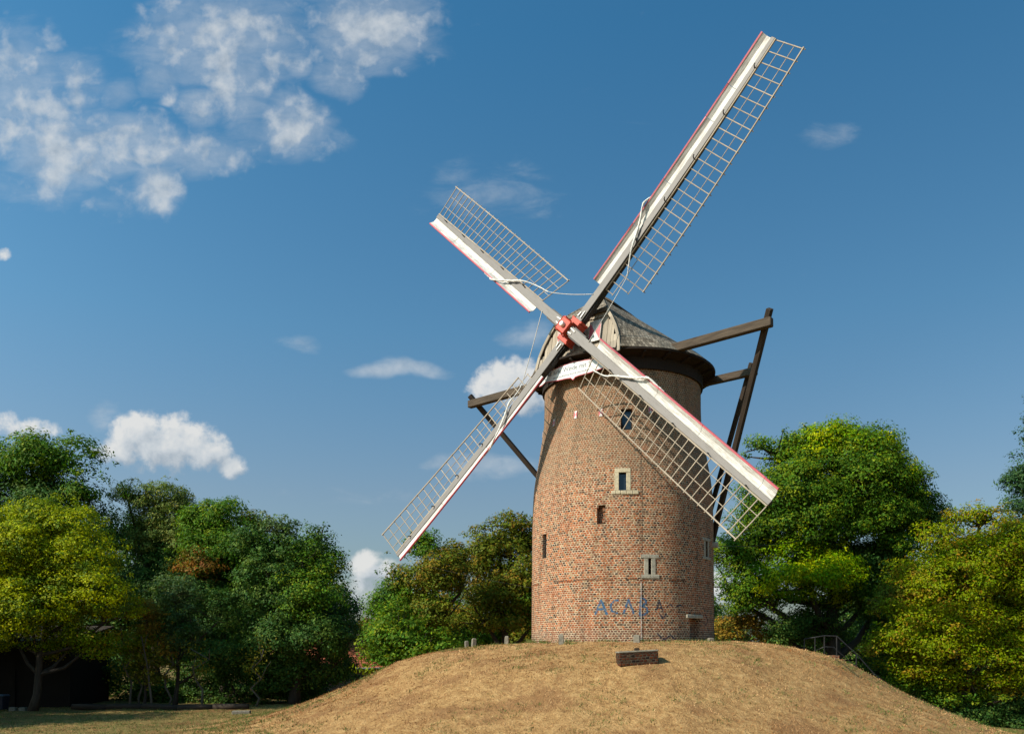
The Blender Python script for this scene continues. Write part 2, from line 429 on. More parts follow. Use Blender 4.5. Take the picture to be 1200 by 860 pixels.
_n.l.new(_tr.outputs[0], _mx.inputs[1]); _n.l.new(_b.outputs[0], _mx.inputs[2]); _n.l.new(_mx.outputs[0], _o.inputs[0])
M_BLACKPAINT = M_BLUEPAINT.copy(); M_BLACKPAINT.name = 'dark_spray_paint'
M_BLACKPAINT.node_tree.nodes['Principled BSDF'].inputs['Base Color'].default_value = (.03, .04, .07, 1)

# ------------------------------------------------------------------ layout of the mill
AZ, TILT = 0.6794, 0.1817
CX, CY = 4.65, 35.28                                   # tower axis
AX = Vector((-sin(AZ), -cos(AZ), 0))                    # where the cap faces
RT = Vector((cos(AZ), -sin(AZ), 0))                     # to the right of someone looking at the sails
UP = Vector((0, 0, 1))
def cp(x, w, z): return Vector((CX, CY, 0))+AX*x+RT*w+UP*z

# ------------------------------------------------------------------ terrain
MR = [0, 4.9, 6.0, 7.2, 8.45, 9.65, 10.9, 12.0, 13.8, 15.4, 17.0, 19.5, 23]
MZ = [.24, .23, .18, .03, -.20, -.58, -1.12, -1.62, -2.25, -2.75, -2.98, -3.08, -3.10]
def ground_base(x, y):
    X = np.asarray(x, float)-CX; r = np.hypot(X, np.asarray(y, float)-CY)
    k = 1+.125*np.clip(X/np.maximum(r, .1)*1.3, 0, 1)+.035*np.clip(-X/np.maximum(r, .1)*1.3, 0, 1)
    return np.interp(np.where(r > 5, 5+(r-5)*k**1.6, r), MR, MZ)
def vnoise(x, y, s, seed=0):
    x = np.asarray(x, float)*s; y = np.asarray(y, float)*s
    def h(i, j):
        k = np.sin(i*127.1+j*311.7+seed*74.7)*43758.5453
        return k-np.floor(k)
    i = np.floor(x); j = np.floor(y); fx = x-i; fy = y-j
    fx = fx*fx*(3-2*fx); fy = fy*fy*(3-2*fy)
    return (h(i, j)*(1-fx)+h(i+1, j)*fx)*(1-fy)+(h(i, j+1)*(1-fx)+h(i+1, j+1)*fx)*fy
def ground_z(x, y):
    x = np.asarray(x, float); y = np.asarray(y, float)
    z = ground_base(x, y)
    z = z+(vnoise(x, y, .22, 5)-.5)*.16+(vnoise(x, y, .45, 1)-.5)*.14+(vnoise(x, y, 1.3, 2)-.5)*.06+(vnoise(x, y, 4, 3)-.5)*.03
    r = np.hypot(x-CX, y-CY)
    z = np.where(r < 4.4, .24, z)
    z = z-.75*np.clip((x-CX-12)/9, 0, 1)*np.clip((r-10)/4, 0, 1)
    near = np.clip((14-y)/12, 0, 1)*np.clip(1-np.abs(x)/40, 0, 1)   # the bank the viewer stands on
    return z+near*1.4
def build_ground():
    xs = np.concatenate([[-3000, -1200, -500, -200, -100, -70, -55], np.arange(-46, 42.01, .25), [50, 65, 90, 160, 400, 1200, 3000]])
    ys = np.concatenate([[-600, -150, -40, -10, 0, 6, 10, 13], np.arange(15, 60.01, .25), [64, 70, 80, 100, 150, 300, 900, 4000]])
    X, Y = np.meshgrid(xs, ys); Z = ground_z(X, Y)
    nx, ny = len(xs), len(ys)
    me = bpy.data.meshes.new('ground')
    me.vertices.add(nx*ny); me.vertices.foreach_set('co', np.stack([X, Y, Z], -1).ravel())
    i, j = np.meshgrid(np.arange(nx-1), np.arange(ny-1)); a = (j*nx+i).ravel()
    q = np.stack([a, a+1, a+nx+1, a+nx], -1)
    me.loops.add(q.size); me.loops.foreach_set('vertex_index', q.ravel())
    me.polygons.add(len(q)); me.polygons.foreach_set('loop_start', np.arange(len(q))*4)
    me.polygons.foreach_set('loop_total', np.full(len(q), 4))
    me.polygons.foreach_set('use_smooth', np.full(len(q), True))
    at_ = me.attributes.new('green', 'FLOAT', 'POINT')
    r = np.hypot(X-CX, Y-CY)
    green = np.clip((r-14.5)/4, 0, 1)*.75+np.clip(1-np.abs(r-4.3)/.5, 0, 1)*.35
    green += np.clip((X-CX-8)/5, 0, 1)*.25
    at_.data.foreach_set('value', green.ravel())
    me.materials.append(M_GROUND); me.update(); me.validate()
    o = bpy.data.objects.new('ground', me); COL.objects.link(o)
    tag(o, 'dry tan grass ground rising into the round mound under the mill', kind='structure')
build_ground()

def quads_object(name, V, tint, mat, parent=None, nv=4):
    """V: (N, nv, 3) separate polygons, tint: (N, 3)"""
    N = len(V); me = bpy.data.meshes.new(name)
    me.vertices.add(N*nv); me.vertices.foreach_set('co', V.astype(np.float32).ravel())
    me.loops.add(N*nv); me.loops.foreach_set('vertex_index', np.arange(N*nv, dtype=np.int32))
    me.polygons.add(N); me.polygons.foreach_set('loop_start', np.arange(N, dtype=np.int32)*nv)
    me.polygons.foreach_set('loop_total', np.full(N, nv, dtype=np.int32))
    ca = me.color_attributes.new('leaf_tint', 'FLOAT_COLOR', 'POINT')
    c = np.ones((N, nv, 4), np.float32); c[:, :, :3] = tint[:, None, :]
    ca.data.foreach_set('color', c.ravel())
    me.materials.append(mat); me.update()
    o = bpy.data.objects.new(name, me); COL.objects.link(o)
    if parent is not None: o.parent = parent
    return o

def build_grass():
    # short dry tufts over everything of the mound and lawn that can be seen
    n = 95000
    ang = RNG.uniform(0, 2*pi, n); r = np.sqrt(RNG.uniform(4.0**2, 17**2, n))
    x = CX+r*np.cos(ang); y = CY+r*np.sin(ang)
    k = (y < CY+4); x, y = x[k], y[k]
    n2 = 42000
    x2 = RNG.uniform(-27, 4, n2); y2 = RNG.uniform(26, 46, n2)
    x = np.concatenate([x, x2]); y = np.concatenate([y, y2])
    patch = vnoise(x, y, .7, 9)*.6+vnoise(x, y, 2.3, 10)*.4
    keep = RNG.random(len(x)) < (.12+1.05*patch); x, y, patch = x[keep], y[keep], patch[keep]
    z = ground_z(x, y)-.01
    N = len(x); B = 3
    rr = np.hypot(x-CX, y-CY)
    gp = vnoise(x, y, .5, 21)*.5+vnoise(x, y, 1.6, 22)*.5
    green = ((gp > .63) & (RNG.random(N) < .50)) | ((rr > 15) & (RNG.random(N) < .55)) | ((RNG.random(N) < .35) & (rr < 4.7)) | ((RNG.random(N) < .18) & (x > CX+7.5))
    Vs, Ts = [], []
    for b_ in range(B):
        a = RNG.uniform(0, 2*pi, N); h = RNG.uniform(.018, .055, N)*(1+1.2*(RNG.random(N) < .04))*np.where(green, 1.7, 1)
        w = RNG.uniform(.007, .015, N); lean = RNG.uniform(.3, 1.3, N)*h
        ox = x+RNG.normal(0, .05, N); oy = y+RNG.normal(0, .05, N)
        la = RNG.uniform(0, 2*pi, N)
        p0 = np.stack([ox-np.cos(a)*w, oy-np.sin(a)*w, z], -1); p1 = np.stack([ox+np.cos(a)*w, oy+np.sin(a)*w, z], -1)
        p2 = np.stack([ox+np.cos(la)*lean, oy+np.sin(la)*lean, z+h], -1)
        Vs.append(np.stack([p0, p1, p2], 1))
        t = RNG.random((N, 1))
        dry = (1-t)*np.array([.41, .225, .088])+t*np.array([.66, .43, .20])
        pn = np.clip((vnoise(x, y, .38, 31)*.45+vnoise(x, y, 1.1, 32)*.35+vnoise(x, y, 3.1, 33)*.2-.36)/.30, 0, 1)[:, None]
        dry = dry*(pn*np.array([1.08, 1.06, 1.12])+(1-pn)*np.array([.66, .49, .38]))
        cl = np.clip((vnoise(x, y, 5.5, 34)*.5+vnoise(x, y, 2.6, 35)*.5-.28)/.42, 0, 1)[:, None]
        dry = dry*(cl*np.array([1.12, 1.12, 1.12])+(1-cl)*np.array([.62, .56, .50]))  # soft light and shade of the clumps, put into the blade colour
        dry = np.where(RNG.random((N, 1)) < .05, np.array([[.20, .11, .05]]), dry)
        gr = (1-t)*np.array([.065, .105, .02])+t*np.array([.16, .175, .045])
        Ts.append(np.where(green[:, None], gr, dry))
    # longer green weeds along the foot of the tower, and scattered low weeds on the slope
    m = 5200; a = RNG.uniform(0, 2*pi, m); r = 3.86+np.abs(RNG.normal(0, .13, m)); x = CX+r*np.cos(a); y = CY+r*np.sin(a)
    k = vnoise(x, y, 2.2, 41) > .40; x, y = x[k], y[k]
    wc = 230; ca = RNG.uniform(0, 2*pi, wc); cr = np.sqrt(RNG.uniform(4.5**2, 16**2, wc)); wx = np.repeat(CX+cr*np.cos(ca), 16)+RNG.normal(0, .11, wc*16); wy = np.repeat(CY+cr*np.sin(ca), 16)+RNG.normal(0, .11, wc*16)
    k = wy < CY+3; n0 = len(x); x = np.concatenate([x, wx[k]]); y = np.concatenate([y, wy[k]]); z = ground_z(x, y)-.01; N = len(x)
    h = RNG.uniform(.07, .27, N); h[n0:] *= .36; w = RNG.uniform(.008, .02, N)*np.where(np.arange(N) < n0, 1, 1.5); a = RNG.uniform(0, 2*pi, N); la = RNG.uniform(0, 2*pi, N); lean = h*RNG.uniform(.2, .9, N)
    Vs.append(np.stack([np.stack([x-np.cos(a)*w, y-np.sin(a)*w, z], -1), np.stack([x+np.cos(a)*w, y+np.sin(a)*w, z], -1), np.stack([x+np.cos(la)*lean, y+np.sin(la)*lean, z+h], -1)], 1))
    t = RNG.random((N, 1)); Ts.append((1-t)*np.array([.075, .115, .022])+t*np.array([.20, .19, .06]))
    o = quads_object('dry_grass', np.concatenate(Vs), np.concatenate(Ts), M_GRASS, nv=3)
    tag(o, 'short dry straw coloured grass with a few green tufts on the mound', 'grass', kind='stuff')
build_grass()

# ------------------------------------------------------------------ windmill
MILL = thing('windmill', (CX, CY, .24), 'round brick tower windmill with four white and red lattice sails on the mound', 'windmill')
MO = MILL.location.copy()
def part(mb, name, mats, parent=None, smooth=False, bevel=0, label=None):
    o = mb.build(name, mats, parent or MILL, MO, smooth, bevel)
    if label: o['label'] = label
    return o
TZ = [0.0, .24, 1.0, 3.0, 5.1, 5.9, 6.5, 6.93, 7.3, 7.6, 8.05, 8.55, 9.0, 9.4, 9.9, 10.85, 11.1]
TR = [3.825, 3.82, 3.815, 3.80, 3.785, 3.765, 3.735, 3.69, 3.635, 3.575, 3.50, 3.425, 3.35, 3.295, 3.275, 3.27, 3.27]
def tower_r(z): return float(np.interp(z, TZ, TR))
def tp(th, z, off=0.0):
    """point on the tower skin, th = angle to the right of the side that faces the viewer"""
    base = math.atan2(CX, CY)
    a = th-base           # rotate so th=0 faces the camera
    r = tower_r(z)+off
    return Vector((CX+r*sin(a), CY-r*cos(a), z))
def tower_hit(u, v):
    d = Vector(((u-U0)/FPX, 1, (V0-v)/FPX)); t = 20.0
    for _ in range(4000):
        p = d*t
        if math.hypot(p.x-CX, p.y-CY) <= tower_r(p.z): break
        t += .01
    a = math.atan2(p.x-CX, CY-p.y)+math.atan2(CX, CY)
    return a, p.z
def opening(u0, v0, u1, v1):
    a0, z0 = tower_hit(u0, v1); a1, z1 = tower_hit(u1, v0)
    zc = (tower_hit((u0+u1)/2, v1)[1], tower_hit((u0+u1)/2, v0)[1])
    return (a0, a1, zc[0], zc[1])
OPEN = {   # recessed openings cut in the wall, measured on the photo
    'stone': opening(725.3, 553.5, 734, 574.5),
    'upper': opening(727.5, 479, 741, 503.5),
    'niche': opening(699.5, 591.5, 709.5, 613.5),
    'slitleft': opening(635.6, 626, 640.6, 654),
    'slitstone': opening(759.8, 654, 763.2, 673),
    'slitright': opening(826.6, 634, 829.2, 652),
    'door': opening(808.5, 724.5, 820.5, 756),
}
a0, a1, z0, z1 = OPEN['door']; OPEN['door'] = (a0, a1, .26, z1)
DEEP = {'stone': .25, 'upper': .28, 'niche': .30, 'slitleft': .3, 'slitstone': .3, 'slitright': .2, 'door': .32}
def build_tower():
    th = set(np.round(np.linspace(-pi, pi, 193), 5)); zs = set(np.round(np.arange(0.0, 11.11, .185), 4)) | {11.1, .24}
    for (a0, a1, z0, z1) in OPEN.values():
        th |= {round(a0, 5), round(a1, 5)}; zs |= {round(z0, 4), round(z1, 4)}
    th = sorted(th); zs = sorted(zs)
    V, F, UV = [], [], []
    for z in zs:
        for a in th: V.append(tp(a, z))
    n = len(th)
    def inside(a, z): return any(o[0] < a < o[1] and o[2] < z < o[3] for o in OPEN.values())
    for k in range(len(zs)-1):
        for j in range(n-1):
            if inside((th[j]+th[j+1])/2, (zs[k]+zs[k+1])/2): continue
            F.append([k*n+j, k*n+j+1, (k+1)*n+j+1, (k+1)*n+j])
            UV.append([(th[j]*3.7, zs[k]), (th[j+1]*3.7, zs[k]), (th[j+1]*3.7, zs[k+1]), (th[j]*3.7, zs[k+1])])
    mb = MB(); mb.V = V; mb.F = F; mb.UV = UV; mb.M = [0]*len(F)
    for key, (a0, a1, z0, z1) in OPEN.items():      # brick reveals and, for blind niches, a back
        d = -DEEP[key]
        A, B, C, D = tp(a0, z0), tp(a1, z0), tp(a1, z1), tp(a0, z1)
        a, b, c, e = tp(a0, z0, d), tp(a1, z0, d), tp(a1, z1, d), tp(a0, z1, d)
        for q in ((A, a, e, D), (b, B, C, c), (A, B, b, a), (e, c, C, D)): mb.face(q)
        mb.face((a, b, c, e), mat=0 if key in ('niche', 'door') else 1)
    o = part(mb, 'tower', [M_BRICK, M_DARKHOLE])
    # smooth shading for the drum only
    o.data.polygons.foreach_set('use_smooth', [True]*len(F)+[False]*(len(o.data.polygons)-len(F)))
    return o
TOWER = build_tower()

def arc_box(mb, a0, a1, z0, z1, out, inn, n=4, mat=0):
    """stone laid in the curved wall: from radius+out to radius-inn"""
    for k in range(n):
        b0 = a0+(a1-a0)*k/n; b1 = a0+(a1-a0)*(k+1)/n
        lo = [tp(b0, z0, out), tp(b1, z0, out), tp(b1, z0, -inn), tp(b0, z0, -inn)]
        hi = [tp(b0, z1, out), tp(b1, z1, out), tp(b1, z1, -inn), tp(b0, z1, -inn)]
        mb.hexa(lo, hi, (mat,)*6)
def pane(key, back=-.16, mat=None):
    a0, a1, z0, z1 = OPEN[key]
    mb = MB(); d = back
    mb.hexa([tp(a0, z0, d), tp(a1, z0, d), tp(a1, z0, d-.02), tp(a0, z0, d-.02)],
            [tp(a0, z1, d), tp(a1, z1, d), tp(a1, z1, d-.02), tp(a0, z1, d-.02)])
    return mb
def build_windows():
    px = .0333/3.8                                      # about one photo pixel as an angle
    # window with sandstone surround
    a0, a1, z0, z1 = OPEN['stone']; fw = .165/3.75
    mb = MB(); arc_box(mb, a0-fw, a0, z0, z1, .02, .24, 1); arc_box(mb, a1, a1+fw, z0, z1, .02, .24, 1)
    arc_box(mb, a0-fw, a1+fw, z1, z1+.17, .023, .24, 3)
    win = part(mb, 'window', M_STONE, bevel=.012, label='window with a pale sandstone surround and broken sill')
    s = MB(); arc_box(s, a0-.29/3.75, a0+.02, z0-.15, z0, .04, .24, 2); arc_box(s, a0+.022, a1+.46/3.75, z0-.16, z0-.004, .045, .24, 3)
    part(s, 'sill', M_STONE, win, bevel=.02); part(pane('stone', -.13), 'pane', M_GLASS, win)
    # upper plain opening with dark timber frame
    a0, a1, z0, z1 = OPEN['upper']; fw = .05/3.3
    mb = MB(); arc_box(mb, a0, a0+fw, z0, z1, -.10, .17, 1); arc_box(mb, a1-fw, a1, z0, z1, -.10, .17, 1)
    arc_box(mb, a0+fw, a1-fw, z1-.05, z1, -.10, .17, 1); arc_box(mb, a0+fw, a1-fw, z0, z0+.05, -.10, .17, 1)
    win = part(mb, 'window', M_DARKWOOD, label='dark unframed window opening behind the lattice of the lower right sail')
    part(pane('upper', -.13), 'pane', M_GLASS, win)
    # stone framed slits
    for key, lw, thk, lab in (('slitstone', .17, .15, 'narrow stone slit window with wide lintel and sill'), ('slitright', .12, .13, 'narrow stone slit window on the shaded right flank')):
        a0, a1, z0, z1 = OPEN[key]; fw = lw/3.8
        mb = MB(); arc_box(mb, a0-fw, a0, z0, z1, .02, .24, 1); arc_box(mb, a1, a1+fw, z0, z1, .02, .24, 1)
        win = part(mb, 'window', M_GREYSTONE, bevel=.012, label=lab)
        s = MB(); arc_box(s, a0-fw-.13/3.8, a1+fw+.13/3.8, z1, z1+thk, .03, .24, 2); part(s, 'lintel', M_GREYSTONE, win, bevel=.015)
        s = MB(); arc_box(s, a0-fw-.10/3.8, a1+fw+.15/3.8, z0-thk, z0, .035, .24, 2); part(s, 'sill', M_GREYSTONE, win, bevel=.015)
    # left slit: an iron grille
    a0, a1, z0, z1 = OPEN['slitleft']; mb = MB()
    for f in (.33, .66):
        a = a0+(a1-a0)*f; mb.tube([tp(a, z0, -.08), tp(a, z1, -.08)], .012, 6)
    for k in range(6):
        z = z0+(z1-z0)*(k+.5)/6; mb.beam(tp(a0, z, -.08), tp(a1, z, -.08), .015, .015)
    part(mb, 'window_grille', M_IRON, label='rusty grille in the narrow left slit')
    # niche: rough broken bricks and a leaning stone
    a0, a1, z0, z1 = OPEN['niche']; mb = MB(); w = a1-a0
    arc_box(mb, a0+w*.62, a1, z0+.02, z0+.18, .0, .26, 1); arc_box(mb, a0+w*.74, a1, z0+.185, z0+.42, -.02, .26, 1)
    arc_box(mb, a0+w*.66, a1, z1-.26, z1-.12, -.03, .26, 1); arc_box(mb, a0, a0+w*.18, z1-.14, z1, -.02, .26, 1)
    part(mb, 'niche_bricks', M_BRICK2, bevel=.015)
    # door niche: lintel and infill
    a0, a1, z0, z1 = OPEN['door']
    mb = MB(); arc_box(mb, a0-.20/3.8, a1+.12/3.8, z1, z1+.15, .06, .26, 3)
    dr = part(mb, 'doorway_lintel', M_GREYSTONE, bevel=.02)
    mb = MB()
    arc_box(mb, a0-.20/3.8, a1+.02, z1+.155, z1+.24, .012, .2, 3); part(mb, 'lintel_course', M_BRICK2, dr, bevel=.01)
    # iron wall anchors with small red and white plates
    for (u, v) in ((675, 486), (649.8, 495.5), (704.2, 483.5), (762, 480), (636.4, 512), (795, 486)):
        a, z = tower_hit(max(u, 638), v)
        if u < 638: a, z = tower_hit(638, 506); a -= .12
        mb = MB(); da = .075/3.3
        c0 = [tp(a-da, z-.15, .03), tp(a+da, z-.15, .03), tp(a+da, z-.15, .008), tp(a-da, z-.15, .008)]
        c1 = [tp(a-da, z+.15, .03), tp(a+da, z+.15, .03), tp(a+da, z+.15, .008), tp(a-da, z+.15, .008)]
        mb.hexa(c0, c1)
        P = lambda s, t: tp(a+s*da, z+t*.15, .034)
        mb.face((P(-.98, -.98), P(0, -.1), P(-.98, .98)), mat=1); mb.face((P(.98, -.98), P(.98, .98), P(0, .1)), mat=1)
        part(mb, 'wall_plate', [M_WHITE, M_RED])
    # projecting stone bracket on the right flank
    a, z = tower_hit(832.0, 637)
    a += .14
    mb = MB(); p = tp(a, z); d = (p-Vector((CX, CY, p.z))).normalized()
    mb.box(p+d*.05, d*.17, d.cross(UP)*.11, UP*.11); part(mb, 'stone_bracket', M_GREYSTONE, bevel=.03)
    # a few patched courses standing slightly proud (ragged band seen two thirds down)
    a_, zb = tower_hit(728, 677.5)
    k = -1.45
    while k < 1.45:
        w = random.uniform(.04, .16)
        if random.random() < .6:
            mb = MB(); arc_box(mb, k, k+w, zb-.035+random.uniform(-.02, .01), zb+random.uniform(.0, .02), .018, .05, 1); part(mb, 'proud_bricks', M_BRICK2)
        k += w+.01
    # lightning conductor
    az, zz = tower_hit(751, 600)
    mb = MB(); mb.tube([tp(az, z, .03) for z in np.arange(.2, 2.75, .3)], .010, 6); part(mb, 'conductor_pipe', M_GREYIRON)
    mb = MB(); mb.tube([tp(az, z, .03) for z in np.arange(2.6, 9.9, .3)], .0045, 6); part(mb, 'lightning_conductor', M_IRON)
build_windows()

def build_graffiti():
    def stroke(mb, pts, w, mat=0):
        P = []
        for i in range(len(pts)-1):
            (u0, v0), (u1, v1) = pts[i], pts[i+1]
            n = max(2, int(math.hypot(u1-u0, v1-v0)/1.5))
            for k in range(n+(i == len(pts)-2)): P.append((u0+(u1-u0)*k/n, v0+(v1-v0)*k/n))
        H = [tower_hit(*p) for p in P]
        Q = [Vector((a*3.8, z)) for a, z in H]
        L, R = [], []
        for i, q in enumerate(Q):
            d = (Q[min(i+1, len(Q)-1)]-Q[max(i-1, 0)]).normalized(); nn = Vector((-d.y, d.x))*w/2
            l = q+nn; r = q-nn
            L.append(tp(l.x/3.8, l.y, .006)); R.append(tp(r.x/3.8, r.y, .006))
        for i in range(len(Q)-1): mb.face((R[i], R[i+1], L[i+1], L[i]), mat=mat)
    class G:
        def __enter__(s): s.m = MB(); return s.m
        def __exit__(s, *a): part(s.m, 'graffiti', [M_BLUEPAINT, M_BLACKPAINT])
    A = lambda u, v, w, h: ([(u, v+h), (u+w*.5, v), (u+w, v+h)], [(u+w*.22, v+h*.62), (u+w*.8, v+h*.62)])
    with G() as mb:
        for s in A(697.5, 703, 14, 17): stroke(mb, s, .085)
    with G() as mb: stroke(mb, [(725, 703), (720, 703.5), (716.5, 707), (715.5, 711), (717, 715.5), (721.5, 718), (724, 717.5)], .075)
    with G() as mb: stroke(mb, A(730.5, 702, 12, 17)[0], .08)
    with G() as mb: stroke(mb, [(749.5, 720.5), (751, 700.5), (756, 702), (757, 706), (751.5, 709.5), (758, 712), (758.5, 717), (755, 720), (749, 721)], .08)
    with G() as mb:
        for s in A(768, 704, 9, 13): stroke(mb, s, .06, 1)
    for s in ([(782, 711), (785, 707), (788, 711)], [(792, 711), (797, 708.5), (801, 711)], [(772, 718), (777, 724), (781, 719)], [(826, 719), (829, 727), (827, 733), (824.5, 728)], [(770, 742), (778, 749), (786, 744), (792, 750)]):
        with G() as mb: stroke(mb, s, .06, 1)
build_graffiti()

# ---- cap
def build_cap():
    EZ = 11.47; ER = 3.87
    ph0 = math.atan2(1.98, 3.33)
    N = 60; phis = [ph0+(2*pi-2*ph0)*i/N for i in range(N+1)]
    zl = [EZ, 11.9, 12.35, 12.8, 13.2, 13.65, 14.05, 14.45]
    gf = [0, .05, .13, .235, .38, .60, .80, 1.0]          # bowed near the gable
    gl = [(z-EZ)/(14.45-EZ) for z in zl]
    gl[1] -= .02
    E = [(3.40, 2.0), (3.30, 1.90), (3.20, 1.73), (3.12, 1.49), (3.04, 1.23), (2.50, .80), (1.98, .40), (1.466, 0)]
    grid = []
    for i, ph in enumerate(phis):
        back = min(1, max(0, min(ph-ph0, 2*pi-ph0-ph)/.55)); back = back*back*(3-2*back)
        ex, ew = ER*cos(ph), ER*sin(ph)
        rx = max(-.9, min(1.466, ex*.62))
        col = []
        for k in range(8):
            g_ = gf[k]*(1-back)+gl[k]*back
            col.append([ex+(rx-ex)*g_, ew*(1-g_), zl[k]])
        if i == 0: col = [[x, w, z] for (x, w), z in zip(E, zl)]
        if i == N: col = [[x, -w, z] for (x, w), z in zip(E, zl)]
        grid.append(col)
    # ease the columns next to the gable into the gable outline
    for k in range(8):
        for s, idx in ((1, 0), (-1, N)):
            for q in range(1, 5):
                j = idx+s*q; f = 1-q/5.0
                t = [grid[idx][k][c]-(grid[idx+s*5][k][c]) for c in (0, 1)]
                for c in (0, 1): grid[j][k][c] = grid[idx+s*5][k][c]+t[c]*f if k > 0 else grid[j][k][c]*.6+(grid[idx+s*5][k][c]+t[c]*f)*.4
    P = [[cp(*c) for c in col] for col in grid]
    mb = MB(); arc = 0
    for i in range(N):
        seg = (P[i+1][0]-P[i][0]).length; v = 0
        for k in range(7):
            dv = ((P[i][k+1]-P[i][k]).length+(P[i+1][k+1]-P[i+1][k]).length)/2
            q = [P[i][k], P[i+1][k], P[i+1][k+1], P[i][k+1]]
            uvq = [(arc, v), (arc+seg, v), (arc+seg, v+dv), (arc, v+dv)]
            if (q[2]-q[3]).length < 1e-4: q = q[:3]; uvq = uvq[:3]
            mb.face(q, uvq); v += dv
        arc += seg
    # half hip above the gable: follows the two hip lines
    for k in range(4, 7):
        q = [P[0][k], P[0][k+1], P[N][k+1], P[N][k]]
        if k == 6: q = [P[0][6], P[0][7], P[N][6]]
        mb.face(q[::-1])
    cap = part(mb, 'cap', M_SHINGLE, smooth=False)
    sol = cap.modifiers.new('thickness', 'SOLIDIFY'); sol.thickness = .07; sol.offset = -1
    # hip board over the gable top and ridge boards
    rb = MB()
    a = P[0][4]; b = P[N][4]
    rb.beam(a+AX*.06-UP*.05, b+AX*.06-UP*.05, .10, .13)
    for s in (1, -1):
        rb.hexa([cp(1.55, s*.0, 14.47), cp(-.75, s*.0, 14.45), cp(-.55, s*.44, 14.05), cp(1.45, s*.44, 14.14)][::s],
                [cp(1.55, s*.0, 14.54), cp(-.75, s*.0, 14.50), cp(-.55, s*.45, 14.10), cp(1.45, s*.45, 14.22)][::s])
    part(rb, 'ridge_board', M_GREYWOOD, cap)
    # weathered boarding of the gable in three overlapping tiers
    def out_w(z): return float(np.interp(z, [11.3, 11.47, 11.9, 12.35, 12.8, 13.2], [1.93, 1.92, 1.85, 1.68, 1.44, 1.17]))
    def gx_(z): return 3.34-(z-11.35)*.19
    gb = MB()
    for (zb, zt, off) in ((11.24, 11.78, .05), (11.76, 12.96, .0), (12.93, 13.22, .04)):
        w = -2.0
        while w < 2.0:
            bw = random.uniform(.12, .19); w0, w1 = w+.006, w+bw-.006; w += bw
            wm = max(abs(w0), abs(w1))
            lim = zt
            for z in np.arange(zb, zt+.001, .02):
                if out_w(z) < wm: lim = z; break
            if lim-zb < .06: continue
            jit = random.uniform(-.012, .012); zz = zb+random.uniform(-.025, .02)
            lo = [cp(gx_(zz)+off+jit, w0, zz), cp(gx_(zz)+off+jit, w1, zz), cp(gx_(zz)+off+jit-.03, w1, zz), cp(gx_(zz)+off+jit-.03, w0, zz)]
            hi = [cp(gx_(lim)+off+jit, w0, lim), cp(gx_(lim)+off+jit, w1, lim), cp(gx_(lim)+off+jit-.03, w1, lim), cp(gx_(lim)+off+jit-.03, w0, lim)]
            gb.hexa(lo, hi)
    gable = part(gb, 'gable', M_BOARD, cap, label='weathered grey board gable behind the sail cross')
    # curved barge boards along the gable edge, dark backing
    for s in (1, -1):
        bb = MB()
        pts = [cp(gx_(z)+.075, s*(out_w(z)+.02), z) for z in (11.30, 11.47, 11.9, 12.35, 12.8, 13.2)]
        for p0, p1 in zip(pts, pts[1:]): bb.beam(p0, p1, .05, .12, up=RT)
        part(bb, 'barge_board', M_BOARD, cap)
    bk = MB()
    bk.face([cp(gx_(z)-.06, w, z) for w, z in ((-1.9, 11.3), (1.9, 11.3), (1.85, 11.9), (1.65, 12.35), (1.4, 12.8), (1.15, 13.2), (-1.15, 13.2), (-1.4, 12.8), (-1.65, 12.35), (-1.85, 11.9))])
    part(bk, 'gable_backing', M_DARKHOLE, cap)
    # soffit, curb and rafters under the eave
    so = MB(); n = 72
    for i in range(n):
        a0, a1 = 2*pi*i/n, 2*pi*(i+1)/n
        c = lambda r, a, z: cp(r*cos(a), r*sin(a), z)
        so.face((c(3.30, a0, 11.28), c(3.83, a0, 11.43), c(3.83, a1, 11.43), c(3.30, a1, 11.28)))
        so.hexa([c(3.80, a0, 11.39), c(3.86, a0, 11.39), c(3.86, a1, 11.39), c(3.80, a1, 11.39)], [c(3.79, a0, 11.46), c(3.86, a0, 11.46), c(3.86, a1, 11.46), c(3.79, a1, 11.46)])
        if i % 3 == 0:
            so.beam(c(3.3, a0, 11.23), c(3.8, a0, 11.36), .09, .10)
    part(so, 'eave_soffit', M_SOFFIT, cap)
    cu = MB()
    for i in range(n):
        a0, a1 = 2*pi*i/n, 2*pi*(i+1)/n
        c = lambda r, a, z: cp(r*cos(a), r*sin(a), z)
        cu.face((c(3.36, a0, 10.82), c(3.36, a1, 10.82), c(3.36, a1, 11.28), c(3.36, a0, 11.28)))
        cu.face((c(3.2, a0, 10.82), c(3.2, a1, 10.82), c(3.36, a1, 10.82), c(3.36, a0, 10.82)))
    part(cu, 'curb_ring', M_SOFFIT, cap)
    # red and white hatches either side of the shaft
    for s in (1, -1):
        w0 = .50 if s > 0 else -1.02
        ht = MB(); z0, z1 = 11.95, 12.80
        def q(w, z, o): return cp(gx_(z)+o, w, z)
        ht.hexa([q(w0, z0, .10), q(w0+.54, z0, .10), q(w0+.54, z0, .045), q(w0, z0, .045)], [q(w0, z1, .10), q(w0+.54, z1, .10), q(w0+.54, z1, .045), q(w0, z1, .045)])
        ht.face((q(w0+.02, z0+.03, .104), q(w0+.25, (z0+z1)/2, .104), q(w0+.02, z1-.03, .104)), mat=1)
        ht.face((q(w0+.52, z0+.03, .104), q(w0+.52, z1-.03, .104), q(w0+.29, (z0+z1)/2, .104)), mat=1)
        part(ht, 'hatch', [M_WHITE, M_RED], cap, label='white hatch with two red triangles')
    # corbel ends under the gable
    for w in (-1.35, -.55, .25, 1.05):
        cb = MB(); cb.box(cp(3.3, w, 11.14), AX*.22, RT*.11, UP*.10); part(cb, 'corbel', M_GREYWOOD, cap, bevel=.01)
